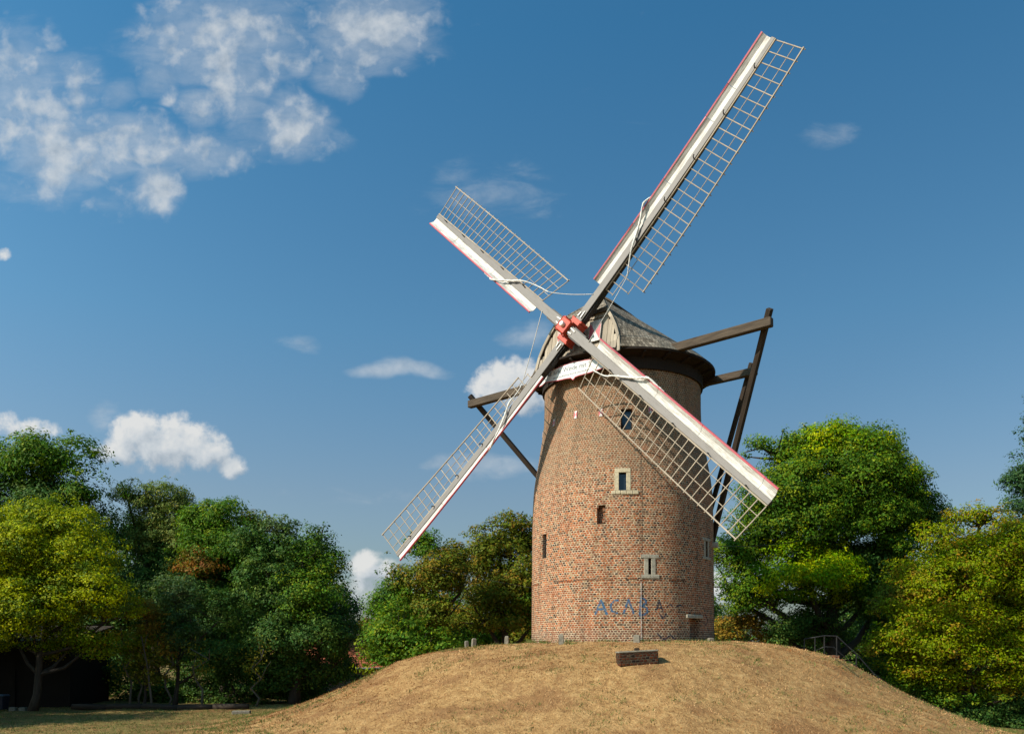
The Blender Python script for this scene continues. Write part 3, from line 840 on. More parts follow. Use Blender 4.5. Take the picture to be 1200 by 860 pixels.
    return cap
CAP = build_cap()

def text_mesh(txt, size):
    cu = bpy.data.curves.new('lettering', 'FONT'); cu.body = txt; cu.size = size; cu.extrude = .002; cu.resolution_u = 3
    ob = bpy.data.objects.new('lettering', cu); COL.objects.link(ob)
    dg = bpy.context.evaluated_depsgraph_get()
    me = bpy.data.meshes.new_from_object(ob.evaluated_get(dg))
    bpy.data.objects.remove(ob)
    return me
def build_sign():
    x = 3.62
    def bow(w): return -.035*(w/1.0)**2
    top = [(-1.78, 10.86), (-1.70, 11.0), (-1.45, 11.10), (-1.0, 11.14), (-.5, 11.18), (0, 11.22), (.5, 11.18), (1.0, 11.14), (1.45, 11.10), (1.70, 11.0), (1.78, 10.86)]
    bot = [(1.78, 10.86), (1.74, 10.76), (1.62, 10.70), (1.48, 10.72), (1.32, 10.79), (1.0, 10.76), (.7, 10.73), (.3, 10.72), (.10, 10.70), (0, 10.62), (-.10, 10.70), (-.3, 10.72), (-.7, 10.73), (-1.0, 10.76), (-1.32, 10.79), (-1.48, 10.72), (-1.62, 10.70), (-1.74, 10.76)]
    out = top+bot[1:]
    out = [(w*1.07, 10.90+(z-10.93)*1.22) for w, z in out]
    c0 = (0, 10.90)
    def pp(w, z, o=0): return cp(x+o+bow(w), w, z)
    mb = MB()
    ins = [(c0[0]+(w-c0[0])*.985, c0[1]+(z-c0[1])*.88) for w, z in out]
    n = len(out)
    for i in range(n):
        j = (i+1) % n
        mb.face((pp(*out[i], 0), pp(*out[j], 0), pp(*out[j], -.04), pp(*out[i], -.04)), mat=1)
        mb.face((pp(*out[j], 0), pp(*out[i], 0), pp(*ins[i], .003), pp(*ins[j], .003)), mat=1)
    tw = [p for p in ins[:len(top)]]; 
    ws = [w for w, _ in ins]
    tops = sorted(ins[:11]); bots = sorted(ins[10:]+ins[:1])
    W_ = sorted(set(round(w, 4) for w in ws))
    tz = lambda w: float(np.interp(w, [a for a, _ in tops], [b for _, b in tops])); bz = lambda w: float(np.interp(w, [a for a, _ in bots], [b for _, b in bots]))
    for a, b in zip(W_, W_[1:]):
        mb.face((pp(a, bz(a), .003), pp(b, bz(b), .003), pp(b, tz(b), .003), pp(a, tz(a), .003)), mat=0)
        mb.face((pp(a, bz(a), -.04), pp(a, tz(a), -.04), pp(b, tz(b), -.04), pp(b, bz(b), -.04)), mat=0)
    sg = part(mb, 'signboard', [M_SIGN, M_RED], label='long white scalloped board with red rim under the gable')
    def letters(txt, size, wc, z, name):
        glyphs, x_ = [], 0.0
        for ch in txt:
            if ch == ' ': x_ += size*.30; continue
            me = text_mesh(ch, size); co = np.zeros(len(me.vertices)*3); me.vertices.foreach_get('co', co); co = co.reshape(-1, 3)
            glyphs.append((me, x_-co[:, 0].min())); x_ += co[:, 0].max()-co[:, 0].min()+size*.07
        for me, off in glyphs:
            for v in me.vertices:
                w = v.co.x+off-x_/2+wc; p = pp(w, z+v.co.y, .008+v.co.z); v.co = p-MO
            me.materials.clear(); me.materials.append(M_LETTER); me.name = name
            o = bpy.data.objects.new(name, me); COL.objects.link(o); o.parent = sg
    letters('Dat alde Winde mit S', .26, -.30, 10.93, 'lettering')
    ln = MB(); w = -1.0
    while w < .75:
        k = random.uniform(.03, .07)
        ln.face((pp(w, 10.76, .006), pp(w+k*.6, 10.76, .006), pp(w+k*.7, 10.76+random.uniform(.04, .075), .006), pp(w+.01, 10.76+random.uniform(.04, .07), .006))); w += k
    part(ln, 'small_lettering', M_LETTER, sg)
build_sign()

# ---- windshaft, poll end, sails
n_ = Vector((-sin(AZ)*cos(TILT), -cos(AZ)*cos(TILT), sin(TILT)))
er_ = Vector((cos(AZ), -sin(AZ), 0))
eu_ = er_.cross(n_); eu_ = -eu_ if eu_.z < 0 else eu_
PA = Vector((2.2534, 32.3173, 12.4096)); SOFF = .345
TH0, DTH = .842, -.0213
def arm(k):
    isA = k % 2 == 0
    th = TH0+k*pi/2+(0 if isA else DTH)
    d = cos(th)*er_+sin(th)*eu_; c = sin(th)*er_-cos(th)*eu_
    L = 11.4922 if isA else 11.6942
    return dict(d=d, c=c, L=L, bow=.4193 if isA else -.3495, C=PA+(0 if isA else SOFF)*n_, sc=L/11.5, rli=2.7075 if isA else 2.0271, isA=isA)
def build_sail(k):
    A = arm(k); d, c, L, bow, C, sc = A['d'], A['c'], A['L'], A['bow'], A['C'], A['sc']
    B = lambda r: C+d*r+n_*(bow*(r/L)**2)
    lerp = lambda r, a, b: a+(b-a)*min(1, max(0, r/L))
    hw = lambda r: lerp(r, .185, .088)                 # half width of the stock
    dp = lambda r: lerp(r, .36, .11)                   # its depth; the front face is the reference
    # local point: radial r, lateral s (+ = lattice side), forward o
    def Q(r, s, o=0.0): return B(r)+c*s+n_*o
    al = lambda r: float(np.interp(r, [A['rli']*sc, 11.46*sc], [.3909, -.0055]))
    be = lambda r: float(np.interp(r, [1.98*sc, 11.46*sc], [.3891, .3385]))
    def QL(r, w, o=0.0):                                # lattice plane
        a = al(r); return B(r)+(cos(a)*c-sin(a)*n_)*w+(cos(a)*n_+sin(a)*c)*o
    # stock half as tapered beam in short lengths
    mb = MB(); rs = [0.0]+list(np.linspace(.5, L, 13)); nseg = len(rs)-1
    i0 = len(mb.V)
    for r in rs:
        h, p = hw(r), dp(r)
        mb.V += [Q(r, -h, -p), Q(r, h, -p), Q(r, h, 0), Q(r, -h, 0)]
    for q in range(nseg):
        for j in range(4):
            a, b = i0+q*4+j, i0+q*4+(j+1) % 4
            mb.F.append([a, b, b+4, a+4]); mb.M.append(0 if j == 2 else 1)
            mb.UV.append([(0, rs[q]), (.3, rs[q]), (.3, rs[q+1]), (0, rs[q+1])])
    e = i0+nseg*4; mb.F.append([e, e+1, e+2, e+3]); mb.M.append(1); mb.UV.append([(0, 0)]*4)
    mb.F.append([i0+3, i0+2, i0+1, i0]); mb.M.append(1); mb.UV.append([(0, 0)]*4)
    labs = {0: 'upper right sail reaching highest into the sky', 1: 'upper left sail', 2: 'lower left sail seen nearly edge on', 3: 'lower right sail in front of the tower'}
    sail = part(mb, 'sail', [M_STOCK, M_STOCKSIDE], bevel=.012, label=labs[k])
    # leading board: two slopes of white planking and a red outer edge
    lb = MB(); rb0, rb1 = 1.98*sc, 11.46*sc; n = 16
    def prof(r):
        b_ = be(r); ou = -cos(b_)*c+sin(b_)*n_; nu = cos(b_)*n_+sin(b_)*c
        s0 = B(r)-c*(hw(r)-.0)
        kx = .5126-hw(r)
        return [s0-n_*.03, s0+ou*kx*.46+nu*(-.055)-n_*.01, s0+ou*(kx*.86), s0+ou*kx+nu*.0], nu
    rr = np.linspace(rb0, rb1, n+1); prev = None
    gaps = {random.randrange(1, 4), random.randrange(5, 8), random.randrange(9, 12), random.randrange(12, 15)}
    for q in range(n):
        (p0, n0), (p1, n1) = prof(rr[q]), prof(rr[q+1])
        if q in gaps: p1 = [x-d*.014+n1*random.uniform(-.012, .012) for x in p1]
        for j in range(3):
            m_ = 1 if j == 2 else 0
            t = .045 if j == 2 else .022; up_ = .014 if j == 2 else 0
            lo = [p0[j]+n0*up_, p0[j]-n0*t, p0[j+1]-n0*t, p0[j+1]+n0*up_]; hi = [p1[j]+n1*up_, p1[j]-n1*t, p1[j+1]-n1*t, p1[j+1]+n1*up_]
            i = len(lb.V); lb.V += lo+hi
            for f in ((0, 1, 2, 3), (7, 6, 5, 4), (0, 4, 5, 1), (1, 5, 6, 2), (2, 6, 7, 3), (3, 7, 4, 0)):
                if (f == (0, 1, 2, 3) and q > 0 and q-1 not in gaps) or (f == (7, 6, 5, 4) and q < n-1 and q not in gaps): continue
                lb.F.append([i+x for x in f]); lb.M.append(m_)
                lb.UV.append([(j*.2+(x % 4 > 1)*.2, rr[q] if x < 4 else rr[q+1]) for x in f])
    part(lb, 'leading_board', [M_WHITE, M_RED], sail)
    # lattice
    la = MB(); rl0, rl1, w = A['rli']*sc, 11.46*sc, 1.4884
    nb = int(round((rl1-rl0)/.385)); step = (rl1-rl0)/nb
    for q in range(nb+1):
        r = rl1-q*step; nz = random.uniform(-.008, .008)
        la.beam(QL(r, hw(r)*.2, -.06), QL(r+nz, w+.075, -.03), .031, .027, up=n_)
    fr = (.36, .69)
    if A['isA']:
        for e_, f in ((1, fr[1]), (2, fr[0])):
            r = rl0-e_*step*.97; la.beam(QL(r, hw(r)*.2, -.06), QL(r, w*f+.03, -.03), .031, .027, up=n_)
    pieces = 10
    for f, ex in ((1.0, 0), (fr[1], step if A['isA'] else 0), (fr[0], 2*step if A['isA'] else 0)):
        r0 = rl0-ex; rq = np.linspace(r0-.03, rl1+.04, pieces+1)
        for q in range(pieces):
            sz = (.043, .038) if f == 1 else (.021, .018)
            la.beam(QL(rq[q], w*f, .012 if f == 1 else -.055), QL(rq[q+1], w*f, .012 if f == 1 else -.055), sz[0], sz[1], up=n_)
    rq = np.linspace(rl0-(2*step if A['isA'] else .05), rl1+.02, pieces+1)      # lath against the stock
    for q in range(pieces):
        la.beam(QL(rq[q], hw(rq[q])+.035, -.025), QL(rq[q+1], hw(rq[q+1])+.035, -.025), .05, .045, up=n_)
    part(la, 'lattice', M_LATH, sail)
    for r in np.linspace(rl0+1.2, rl1-1.0, 5):
        pg = MB(); pg.tube([Q(r, hw(r)-.03, -.01), Q(r+.03, hw(r)-.02, .10), Q(r+.09, hw(r)-.02, .12)], .022, 6)
        part(pg, 'sail_hook', M_IRON, sail)
    # furled canvas wound round the sail, ending in a line to the next stock
    def bez(P, n=22):
        P = [Vector(p) for p in P]; o = []
        for s in range(len(P)-1):
            p0, p1, p2, p3 = P[max(s-1, 0)], P[s], P[s+1], P[min(s+2, len(P)-1)]
            for t in np.linspace(0, 1, 7)[:-1]:
                o.append(.5*((2*p1)+(p2-p0)*t+(2*p0-5*p1+4*p2-p3)*t*t+(3*p1-p0-3*p2+p3)*t**3))
        return o+[P[-1]]
    ob = lambda r, o: B(r)-c*(.53*cos(be(r)))+n_*(.53*sin(be(r)))+n_*o
    path = [ob(5.9, -.10), ob(5.45, -.10), ob(5.05, .04), Q(4.55, -.24, .13), Q(4.05, .0, .10), Q(3.6, .22, .10), QL(3.1, .42, .06), QL(rl0+.05, .62, .04)]
    pth = bez(path); rad = [(.020+.024*sin(pi*min(1, i/len(pth)*1.15)))*random.uniform(.62, 1.3) for i in range(len(pth))]
    cv = MB(); cv.tube(pth, rad, 7); part(cv, 'rolled_canvas', M_CANVAS, sail, smooth=True)
    A2 = arm((k+3) % 4)
    end = A2['C']+A2['d']*1.55-A2['c']*.12+n_*.02
    if k == 3: return
    rp = MB(); p0 = pth[-1]; mid = (p0+end)/2-UP*.05
    rp.tube(bez([pth[-4], p0, mid, end]), .014, 5); part(rp, 'rope', M_ROPE, sail, smooth=True)
for k in range(4): build_sail(k)

def build_hub():
    A, Bv = arm(0), arm(1)
    dA, cA = A['d'], A['c']; dB, cB = Bv['d'], Bv['c']
    mb = MB()
    # rear canister (holds stock A) and front canister (stock B)
    CA = PA-n_*.17; CB = PA+n_*(SOFF-.17)
    def sleeve(C, d, c, ln, hw_, dpth):
        for s in (1, -1):
            mb.box(C+c*s*hw_, d*ln, c*.045, n_*dpth)
            mb.box(C+n_*s*dpth, d*ln, c*(hw_+.047), n_*.04)
        for s in (1, -1):                                # flanges
            for t in (1, -1):
                mb.box(C+d*s*(ln-.03)+c*t*(hw_+.065), d*.045, c*.03, n_*(dpth+.04))
    sleeve(CA, dA, cA, .50, .215, .19)
    sleeve(CB, dB, cB, .28, .215, .19)
    mb.box(CB+n_*.265, dB*.285, cB*.27, n_*.035)          # front plate
    for s in (1, -1):
        mb.box(CB+dB*s*.268+n_*.305, dB*.015, cB*.268, n_*.016); mb.box(CB+cB*s*.253+n_*.305, dB*.25, cB*.015, n_*.014)
    hub = part(mb, 'poll_end', M_HUB, bevel=.02, label='red iron poll end clamping the crossed stocks')
    bo = MB(); bo.tube([CB+n_*.30, CB+n_*.36, CB+n_*.43, CB+n_*.45], [.105, .105, .09, .05], 14)
    part(bo, 'shaft_cap', M_BOLT, hub, smooth=False)
    # wedges and clamp bolts beside the canisters
    for C, d, c, ln in ((CA+n_*.20, dA, cA, .58), (CB+n_*.19, dB, cB, .34)):
        for s in (1, -1):
            for t, e_ in ((.09, .30), (-.09, .20)):
                wd = MB(); wd.beam(C+d*s*(ln+.02)+c*t, C+d*s*(ln+e_)+c*t*.8, .045, .06, .035, .03, up=n_); part(wd, 'wedge', M_BOLT, hub)
    for C, d, c, ln in ((CA, dA, cA, .60), (CB, dB, cB, .36)):     # dark fishplates along the stocks
        for s in (1, -1):
            for t in (1, -1):
                st = MB(); st.beam(C+d*s*ln+c*.20*t, C+d*s*(ln+.85)+c*.19*t, .05, .20, up=n_); part(st, 'fishplate', M_IRON, hub)
    sh = MB(); sh.tube([PA-n_*.3, PA-n_*1.6], [.27, .30], 20); part(sh, 'windshaft', M_IRON)
build_hub()

# ---- tail beams and braces
def build_tail():
    L0, L1 = cp(1.5, -7.32, 11.41), cp(1.5, 7.14, 11.69)
    mb = MB(); mb.beam(L0, L1, .27, .33); long_ = part(mb, 'cross_beam', M_GREYWOOD, bevel=.025, label='long weathered cross beam through the cap')
    S0, S1 = cp(-2, -4.85, 11.2), cp(-2, 5.12, 11.28)
    mb = MB(); mb.beam(S0, S1, .25, .30); part(mb, 'cross_beam', M_GREYWOOD, bevel=.025, label='short cross beam behind the cap')
    T = cp(-5.47, 0, .38)
    def brace(p, over, w, wside):
        q = p+(p-T).normalized()*over
        b_ = MB(); b_.beam(q, T+RT*wside, w, w, up=AX); part(b_, 'tail_brace', M_DARKWOOD, bevel=.015)
    l1 = L1+(L0-L1).normalized()*.35-AX*.24; l0 = L0+(L1-L0).normalized()*.30-AX*.24
    brace(l1, .62, .20, .25); brace(l0, .55, .20, -.25)
    brace(S1+(S0-S1).normalized()*.42-AX*.2, .45, .17, -.45); brace(S0+(S1-S0).normalized()*.42-AX*.2, .45, .17, .1)
    mb = MB(); mb.beam(cp(-3.2, 0, 11.3), T, .30, .32, .26, .28, up=RT); part(mb, 'tail_pole', M_DARKWOOD, bevel=.02)
build_tail()

# ------------------------------------------------------------------ small things on the mound
def gz(x, y): return float(ground_z(x, y))
def build_bollards():
    spec = [  # u, top v, bottom v, depth, width, label
        (547, 750.5, 756.5, 36.6, .15, 'shortest stone bollard at the far left edge of the mound top'),
        (555, 747.5, 757.0, 36.2, .17, 'grey stone bollard second from the left on the mound edge'),
        (593.8, 744.8, 755.5, 35.2, .17, 'stone bollard standing alone left of the tower'),
        (658, 742.5, 755.5, 30.1, .18, 'dark stone bollard against the left part of the tower foot'),
        (746.4, 743.5, 755.5, 29.6, .22, 'broad stone bollard at the tower foot beside the lightning conductor'),
        (832.8, 747, 757, 31.8, .19, 'pale stone bollard by the right edge of the tower'),
        (893.8, 754, 760, 34.5, .16, 'low stone bollard on the mound rim right of the tower'),
    ]
    proto = None
    for (u, vt, vb, Y, w, lab) in spec:
        p = at(u, vb, Y); z0 = gz(p.x, p.y)-.05; h = at(u, vt, Y).z-z0
        if proto is None:
            mb = MB(); q = [(-.5, -.5), (.5, -.5), (.5, .5), (-.5, .5)]
            lv = [(1, 0), (.98, .5), (.93, .86), (.72, .97), (.35, 1.0)]
            for (s0, z_0), (s1, z_1) in zip(lv, lv[1:]):
                mb.hexa([Vector((a*s0, b*s0, z_0)) for a, b in q], [Vector((a*s1, b*s1, z_1)) for a, b in q])
            o = mb.build('stone_bollard', M_CONC); proto = o
        else:
            o = proto.copy(); COL.objects.link(o)
        o.location = (p.x, p.y, z0); o.scale = (w, w, h)
        o.rotation_euler = (random.uniform(-.05, .05), random.uniform(-.06, .06), random.uniform(-.4, .4))
        tag(o, lab, 'bollard', 'stone bollards ringed around the tower')
build_bollards()

def build_block():
    c = at(747, 779, 26.2); x, y = c.x, c.y; z = gz(x, y)-.10
    root = thing('brick_plinth', (x, y, z), 'low weathered brick block with a flat slab top on the front of the mound', 'plinth')
    R_ = Matrix.Rotation(radians(-3), 3, 'Y') @ Matrix.Rotation(radians(4), 3, 'Z')
    ax, ay, az = R_ @ Vector((1, 0, 0)), R_ @ Vector((0, 1, 0)), R_ @ Vector((0, 0, 1))
    o = Vector((x, y, z))
    mb = MB(); mb.box(o+az*.21, ax*.62, ay*.28, az*.21); mb.build('brick_base', M_BRICKDARK, root, o, bevel=.03)
    mb = MB(); mb.box(o+az*.445, ax*.635, ay*.29, az*.03); mb.build('slab', M_CONC, root, o, bevel=.02)
    mb = MB(); mb.box(o+az*.52-ax*.02-ay*.1, ax*.075, ay*.06, az*.04); mb.build('loose_brick', M_BRICKDARK, root, o, bevel=.012)
build_block()

def build_rail():
    # brick steps going down the right flank, with a tubular handrail beside them
    Y = 35.4
    P = [(942.5, 748.5, 768), (955, 746.5, 768), (966, 744.6, 771), (980.5, 745, 770), (1003.5, 766, 786), (1024, 789, 803), (1047, 806, 822)]
    pts = [at(u, v, Y-.12*i) for i, (u, v, _) in enumerate(P)]
    root = thing('handrail', at(966, 770, Y), 'dark iron tube handrail beside the steps at the right of the mound', 'handrail')
    o = root.location.copy()
    mb = MB(); mb.tube(pts, .028, 8); mb.build('top_rail', M_IRON, root, o, smooth=True)
    mid = [at(u, v, Y-.12*i) for i, (u, v) in ((1, (956, 762)), (2, (966, 757.5)), (3, (977, 758)), (3, (981, 762)), (4, (1003.5, 781)), (5, (1024, 801)))]
    mb = MB(); mb.tube(mid, .02, 8); mb.build('middle_rail', M_IRON, root, o, smooth=True)
    for i, (u, v, vb) in enumerate(P[:-1]):
        t = pts[i]; b_ = Vector((t.x, t.y, gz(t.x, t.y)-.1))
        mb = MB(); mb.tube([b_, t], .03, 8); mb.build('post', M_IRON, root, o)
    st = thing('brick_steps', at(960, 770, Y-.6), 'reddish brick steps running down the right side of the mound', 'steps')
    so = st.location.copy()
    tops = [(948, 979, 767.5, 3.4), (979, 986, 772, 2), (985, 992, 776.5, 2), (991, 997, 780.5, 2), (996, 1002, 784.5, 2), (1001, 1008, 789, 2), (1007, 1014, 794, 2)]
    for (ua, ub, v, _) in tops:
        a = at(ua, v, Y-.75); b_ = at(ub+1, v, Y-.75); c = (a+b_)/2
        mb = MB(); mb.box(c-UP*.25+Vector((0, .2, 0)), Vector(((b_.x-a.x)/2, 0, 0)), Vector((0, .55, 0)), UP*.25)
        mb.build('step', M_BRICK2, st, so, bevel=.015)
build_rail()

def build_cables():
    def sag(a, b_, s, n=14): return [a.lerp(b_, t)-UP*s*4*t*(1-t) for t in np.linspace(0, 1, n)]
    a, z = tower_hit(832.0, 638)
    p = tp(a+.14, z, .2); q = Vector((17.0, 44.5, 6.3))
    mb = MB(); mb.tube(sag(p, q, .25), .013, 5)
    tag(mb.build('overhead_cable', M_IRON, origin=p), 'thin dark cable from the stone bracket into the large green tree', 'cable')
    a, z = tower_hit(626, 689)
    p = tp(a, z, .02); q = at(505, 664, 44)
    mb = MB(); mb.tube(sag(p, q, .05), .006, 5)
    tag(mb.build('overhead_cable', M_IRON, origin=p), 'thin dark cable from the tower across the olive trees on the left', 'cable')
build_cables()

# ------------------------------------------------------------------ trees
def cloudpts(n, rng): 
    v = rng.normal(size=(n, 3)); return v/np.linalg.norm(v, axis=1, keepdims=True)
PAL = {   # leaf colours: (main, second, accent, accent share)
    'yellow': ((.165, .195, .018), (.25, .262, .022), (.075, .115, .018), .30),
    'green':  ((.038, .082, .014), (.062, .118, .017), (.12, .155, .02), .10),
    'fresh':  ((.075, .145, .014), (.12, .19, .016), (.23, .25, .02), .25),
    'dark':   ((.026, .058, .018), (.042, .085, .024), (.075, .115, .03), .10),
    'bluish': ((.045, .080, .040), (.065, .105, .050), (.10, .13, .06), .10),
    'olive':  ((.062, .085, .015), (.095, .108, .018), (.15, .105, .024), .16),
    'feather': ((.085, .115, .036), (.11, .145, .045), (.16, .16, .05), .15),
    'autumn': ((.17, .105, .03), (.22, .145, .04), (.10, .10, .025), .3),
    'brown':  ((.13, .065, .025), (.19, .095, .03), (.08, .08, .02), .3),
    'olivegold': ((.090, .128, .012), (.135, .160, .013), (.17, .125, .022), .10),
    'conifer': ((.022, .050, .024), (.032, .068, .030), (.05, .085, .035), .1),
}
def make_tree(name, label, Y, base_u, lobes, cat='tree', trunk_r=.28, leaf=.15, rc=.75, dens=1.0, bark=None, group='trees around the mound', lean=0, seed=1, droop=.0, sparse=0.0, gap=.15, trunk_top=None):
    """lobes: (u, v, ru, rv, depth offset, palette) measured on the photo at the tree's own depth"""
    rng = np.random.default_rng(seed); rnd = random.Random(seed)
    bx = (base_u-U0)*Y/FPX; by = Y; bz = gz(bx, by)-.15
    root = thing(name, (bx, by, bz), label, cat, group)
    o = np.array([bx, by, bz]); s = Y/FPX
    Vs, Ts = [], []; limbs = MB(); centres = []
    top = min(v-rv for (_, v, _, rv, _, _) in lobes)
    for (u, v, ru, rv, dyo, pal) in lobes:
        yy = Y+dyo; k = yy/FPX
        c = np.array([(u-U0)*k, yy, (V0-v)*k]); rx, rz = ru*k, rv*k; ry = .85*min(rx, 1.3*rz)
        centres.append((c, rx, rz))
        nsub = int(np.clip(round(rx*rz*1.1), 4, 16)); sub = cloudpts(nsub*3, rng)
        sub = sub[(sub[:, 1] < .55) & (sub[:, 2] > -.75)][:nsub]; nsub = len(sub)
        srad = rng.uniform(.36, .60, nsub)*min(1.0, (9/nsub)**.4)
        soff = sub*(1.02-srad*rng.uniform(.7, 1.05, nsub))[:, None]
        cc, dr = [], []
        R3 = np.array([rx, ry, rz])
        for q in range(nsub):
            rs = srad[q]*(rx*ry*rz)**(1/3); nc = max(4, int(4*pi*rs*rs/(rc*rc*.95)*(1-sparse)))
            w_ = cloudpts(nc, rng); w_ = w_[(w_[:, 2] > -.6) | (rng.random(nc) < .35)]; w_ = w_[(w_[:, 1] < .6) | (rng.random(len(w_)) < .5)]
            cc.append(c+soff[q]*R3+w_*srad[q]*R3*rng.uniform(.72, 1.05, (len(w_), 1))); dr.append(.7*w_+.4*sub[q])
        nsp = int(6+5*rx); w_ = cloudpts(nsp*2, rng); w_ = w_[(w_[:, 2] > -.2) & (w_[:, 1] < .6)][:nsp]      # stray sprigs that break the outline
        cc.append(c+w_*R3*rng.uniform(1.0, 1.16, (len(w_), 1))); dr.append(w_); sprig0 = sum(len(x) for x in cc)-len(w_); sprig1 = sprig0+len(w_)
        nin = max(3, int(nsub*1.6)); w_ = cloudpts(nin, rng); cc.append(c+w_*R3*rng.uniform(.1, .6, (nin, 1))); dr.append(w_)
        cc = np.concatenate(cc); dr = np.concatenate(dr)
        p = PAL[pal]
        for q, (cen, dd) in enumerate(zip(cc, dr)):
            size = rc*rng.uniform(.5, 1.2)*(.45 if sprig0 <= q < sprig1 else 1)
            nl = max(12, int(150*dens*(size/.75)**2*(.15/leaf)**2*rng.uniform(.6, 1.2)))
            g3 = rng.normal(size=(nl, 3)); g3 /= np.linalg.norm(g3, axis=1, keepdims=True)
            rr = rng.random(nl)**.45
            off = g3*rr[:, None]*np.array([1.1, 1.1, .62])*size
            off[:, 2] -= droop*(off[:, 0]**2+off[:, 1]**2)
            pos = cen+off
            nrm = .6*g3+.6*dd+np.array([0, 0, .45])+rng.normal(0, .40, (nl, 3)); nrm /= np.linalg.norm(nrm, axis=1, keepdims=True)
            t1 = np.cross(nrm, rng.normal(size=(nl, 3))); t1 /= np.linalg.norm(t1, axis=1, keepdims=True)
            if droop: 
                t1 = t1*.6+np.array([0, 0, -.9])*rng.uniform(.3, 1, (nl, 1)); t1 -= nrm*np.sum(t1*nrm, 1, keepdims=True); t1 /= np.linalg.norm(t1, axis=1, keepdims=True)
            t2 = np.cross(nrm, t1)
            a = leaf*rng.uniform(.45, 1.2, (nl, 1)); b_ = a*rng.uniform(.38, .6, (nl, 1))
            bend = nrm*a*rng.uniform(-.18, .1, (nl, 1))
            quad = np.stack([pos-t1*a*.6, pos+t2*b_*.6+bend, pos+t1*a*.6, pos-t2*b_*.6+bend], 1)
            Vs.append(quad)
            w = rng.random(); mixc = np.array(p[0])*(1-w)+np.array(p[1])*w
            if rng.random() < p[3]: mixc = np.array(p[2])
            tn = np.repeat(mixc[None], nl, 0)*rng.uniform(.8, 1.2, (nl, 1))
            sw = rng.random((nl, 1)) < .12; tn = np.where(sw, np.array(p[2])[None], tn)
            Ts.append(tn)
        # limb to the lobe and a few twigs
        if len(cc) > 0:
            for q in range(min(9, len(cc))):
                e = cc[rng.integers(len(cc))]
                m_ = (c+e)/2+rng.normal(0, .12*rx, 3)
                limbs.tube([tuple(c-np.array([0, 0, .3*rz])), tuple(m_), tuple(e)], [trunk_r*.24, trunk_r*.14, trunk_r*.05], 5, cap=False)
    # trunk: from the ground up through the lobes
    ctr = np.mean([c for c, _, _ in centres], 0)
    ttop = np.array([bx*.35+ctr[0]*.65+lean, by*.4+ctr[1]*.6, (V0-top)*s*.72+bz*.28 if trunk_top is None else trunk_top])
    b0 = np.array([bx, by, bz]); pts = []
    for t in np.linspace(0, 1, 9):
        q = b0*(1-t)+ttop*t; q = q+np.array([rnd.uniform(-.12, .12), rnd.uniform(-.12, .12), 0])*(0 if t == 0 else 1); pts.append(q)
    rad = [trunk_r*(1.35 if i == 0 else 1.0)*(1-.085*i) for i in range(9)]
    limbs.tube([tuple(p) for p in pts], rad, 9)
    for (c, rx, rz) in centres:
        st = pts[min(7, max(2, int(8*np.clip((c[2]-rz-bz)/(ttop[2]-bz+1e-6), .25, .8))))]
        e = c-np.array([0, 0, .3*rz]); m_ = (st+e)/2+np.array([0, 0, -.12*np.linalg.norm(e-st)])
        limbs.tube([tuple(st), tuple(m_), tuple(e)], [trunk_r*.55, trunk_r*.42, trunk_r*.26], 7, cap=False)
    limbs.build('trunk', bark or M_BARK, root, root.location, smooth=True)
    V = np.concatenate(Vs)-o; T = np.concatenate(Ts)
    quads_object('crown', V, T, M_LEAF, root)
    return root

# left group, front to back
make_tree('yellow_tree', 'broad yellow leaved tree in front of the dark shed at the left', 42, 38,
    [(70,640,72,52,0,'yellow'),(25,655,60,60,.5,'yellow'),(95,690,58,48,-.4,'yellow'),(35,715,62,42,-.6,'yellow'),(120,720,42,38,.3,'yellow'),(60,610,45,28,.6,'yellow'),(-15,690,40,60,.3,'yellow'),(105,752,30,22,.2,'olivegold'),(20,745,40,26,.2,'yellow'),(80,755,34,24,.6,'olivegold')],
    trunk_r=.21, seed=11, leaf=.125, rc=.58, bark=M_BARK, lean=.6)
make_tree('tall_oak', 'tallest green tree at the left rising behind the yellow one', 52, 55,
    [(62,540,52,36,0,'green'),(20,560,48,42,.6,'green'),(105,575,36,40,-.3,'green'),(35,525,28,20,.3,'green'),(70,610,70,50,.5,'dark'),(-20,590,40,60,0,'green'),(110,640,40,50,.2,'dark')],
    trunk_r=.36, seed=12, leaf=.19, rc=.8, dens=.85, sparse=.12)
make_tree('feathery_tree', 'pale feathery green tree between the yellow tree and the dark ones', 54, 185,
    [(180,590,44,30,0,'feather'),(165,630,45,45,.3,'feather'),(205,630,35,50,-.3,'feather'),(185,680,55,45,.4,'dark'),(150,580,22,18,0,'feather')],
    trunk_r=.26, seed=13, leaf=.14, rc=.65, droop=.25, sparse=.05)
make_tree('rounded_tree', 'rounded mid green tree with a brown withered patch on its left side', 52, 262,
    [(262,615,40,30,0,'green'),(245,650,45,40,-.2,'green'),(285,650,42,45,.1,'green'),(238,668,30,26,-1.4,'brown'),(235,625,28,26,0,'green'),(265,710,60,50,.3,'dark'),(300,615,18,16,0,'olive')],
    trunk_r=.28, seed=14, leaf=.16, rc=.7)
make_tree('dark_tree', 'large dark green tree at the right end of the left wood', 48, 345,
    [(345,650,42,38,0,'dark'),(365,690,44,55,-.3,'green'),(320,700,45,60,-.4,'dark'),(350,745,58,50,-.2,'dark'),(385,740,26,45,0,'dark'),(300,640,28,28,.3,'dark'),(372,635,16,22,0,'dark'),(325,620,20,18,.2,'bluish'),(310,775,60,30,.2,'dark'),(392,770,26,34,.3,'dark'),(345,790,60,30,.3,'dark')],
    trunk_r=.32, seed=15, leaf=.16, rc=.7, droop=.15)
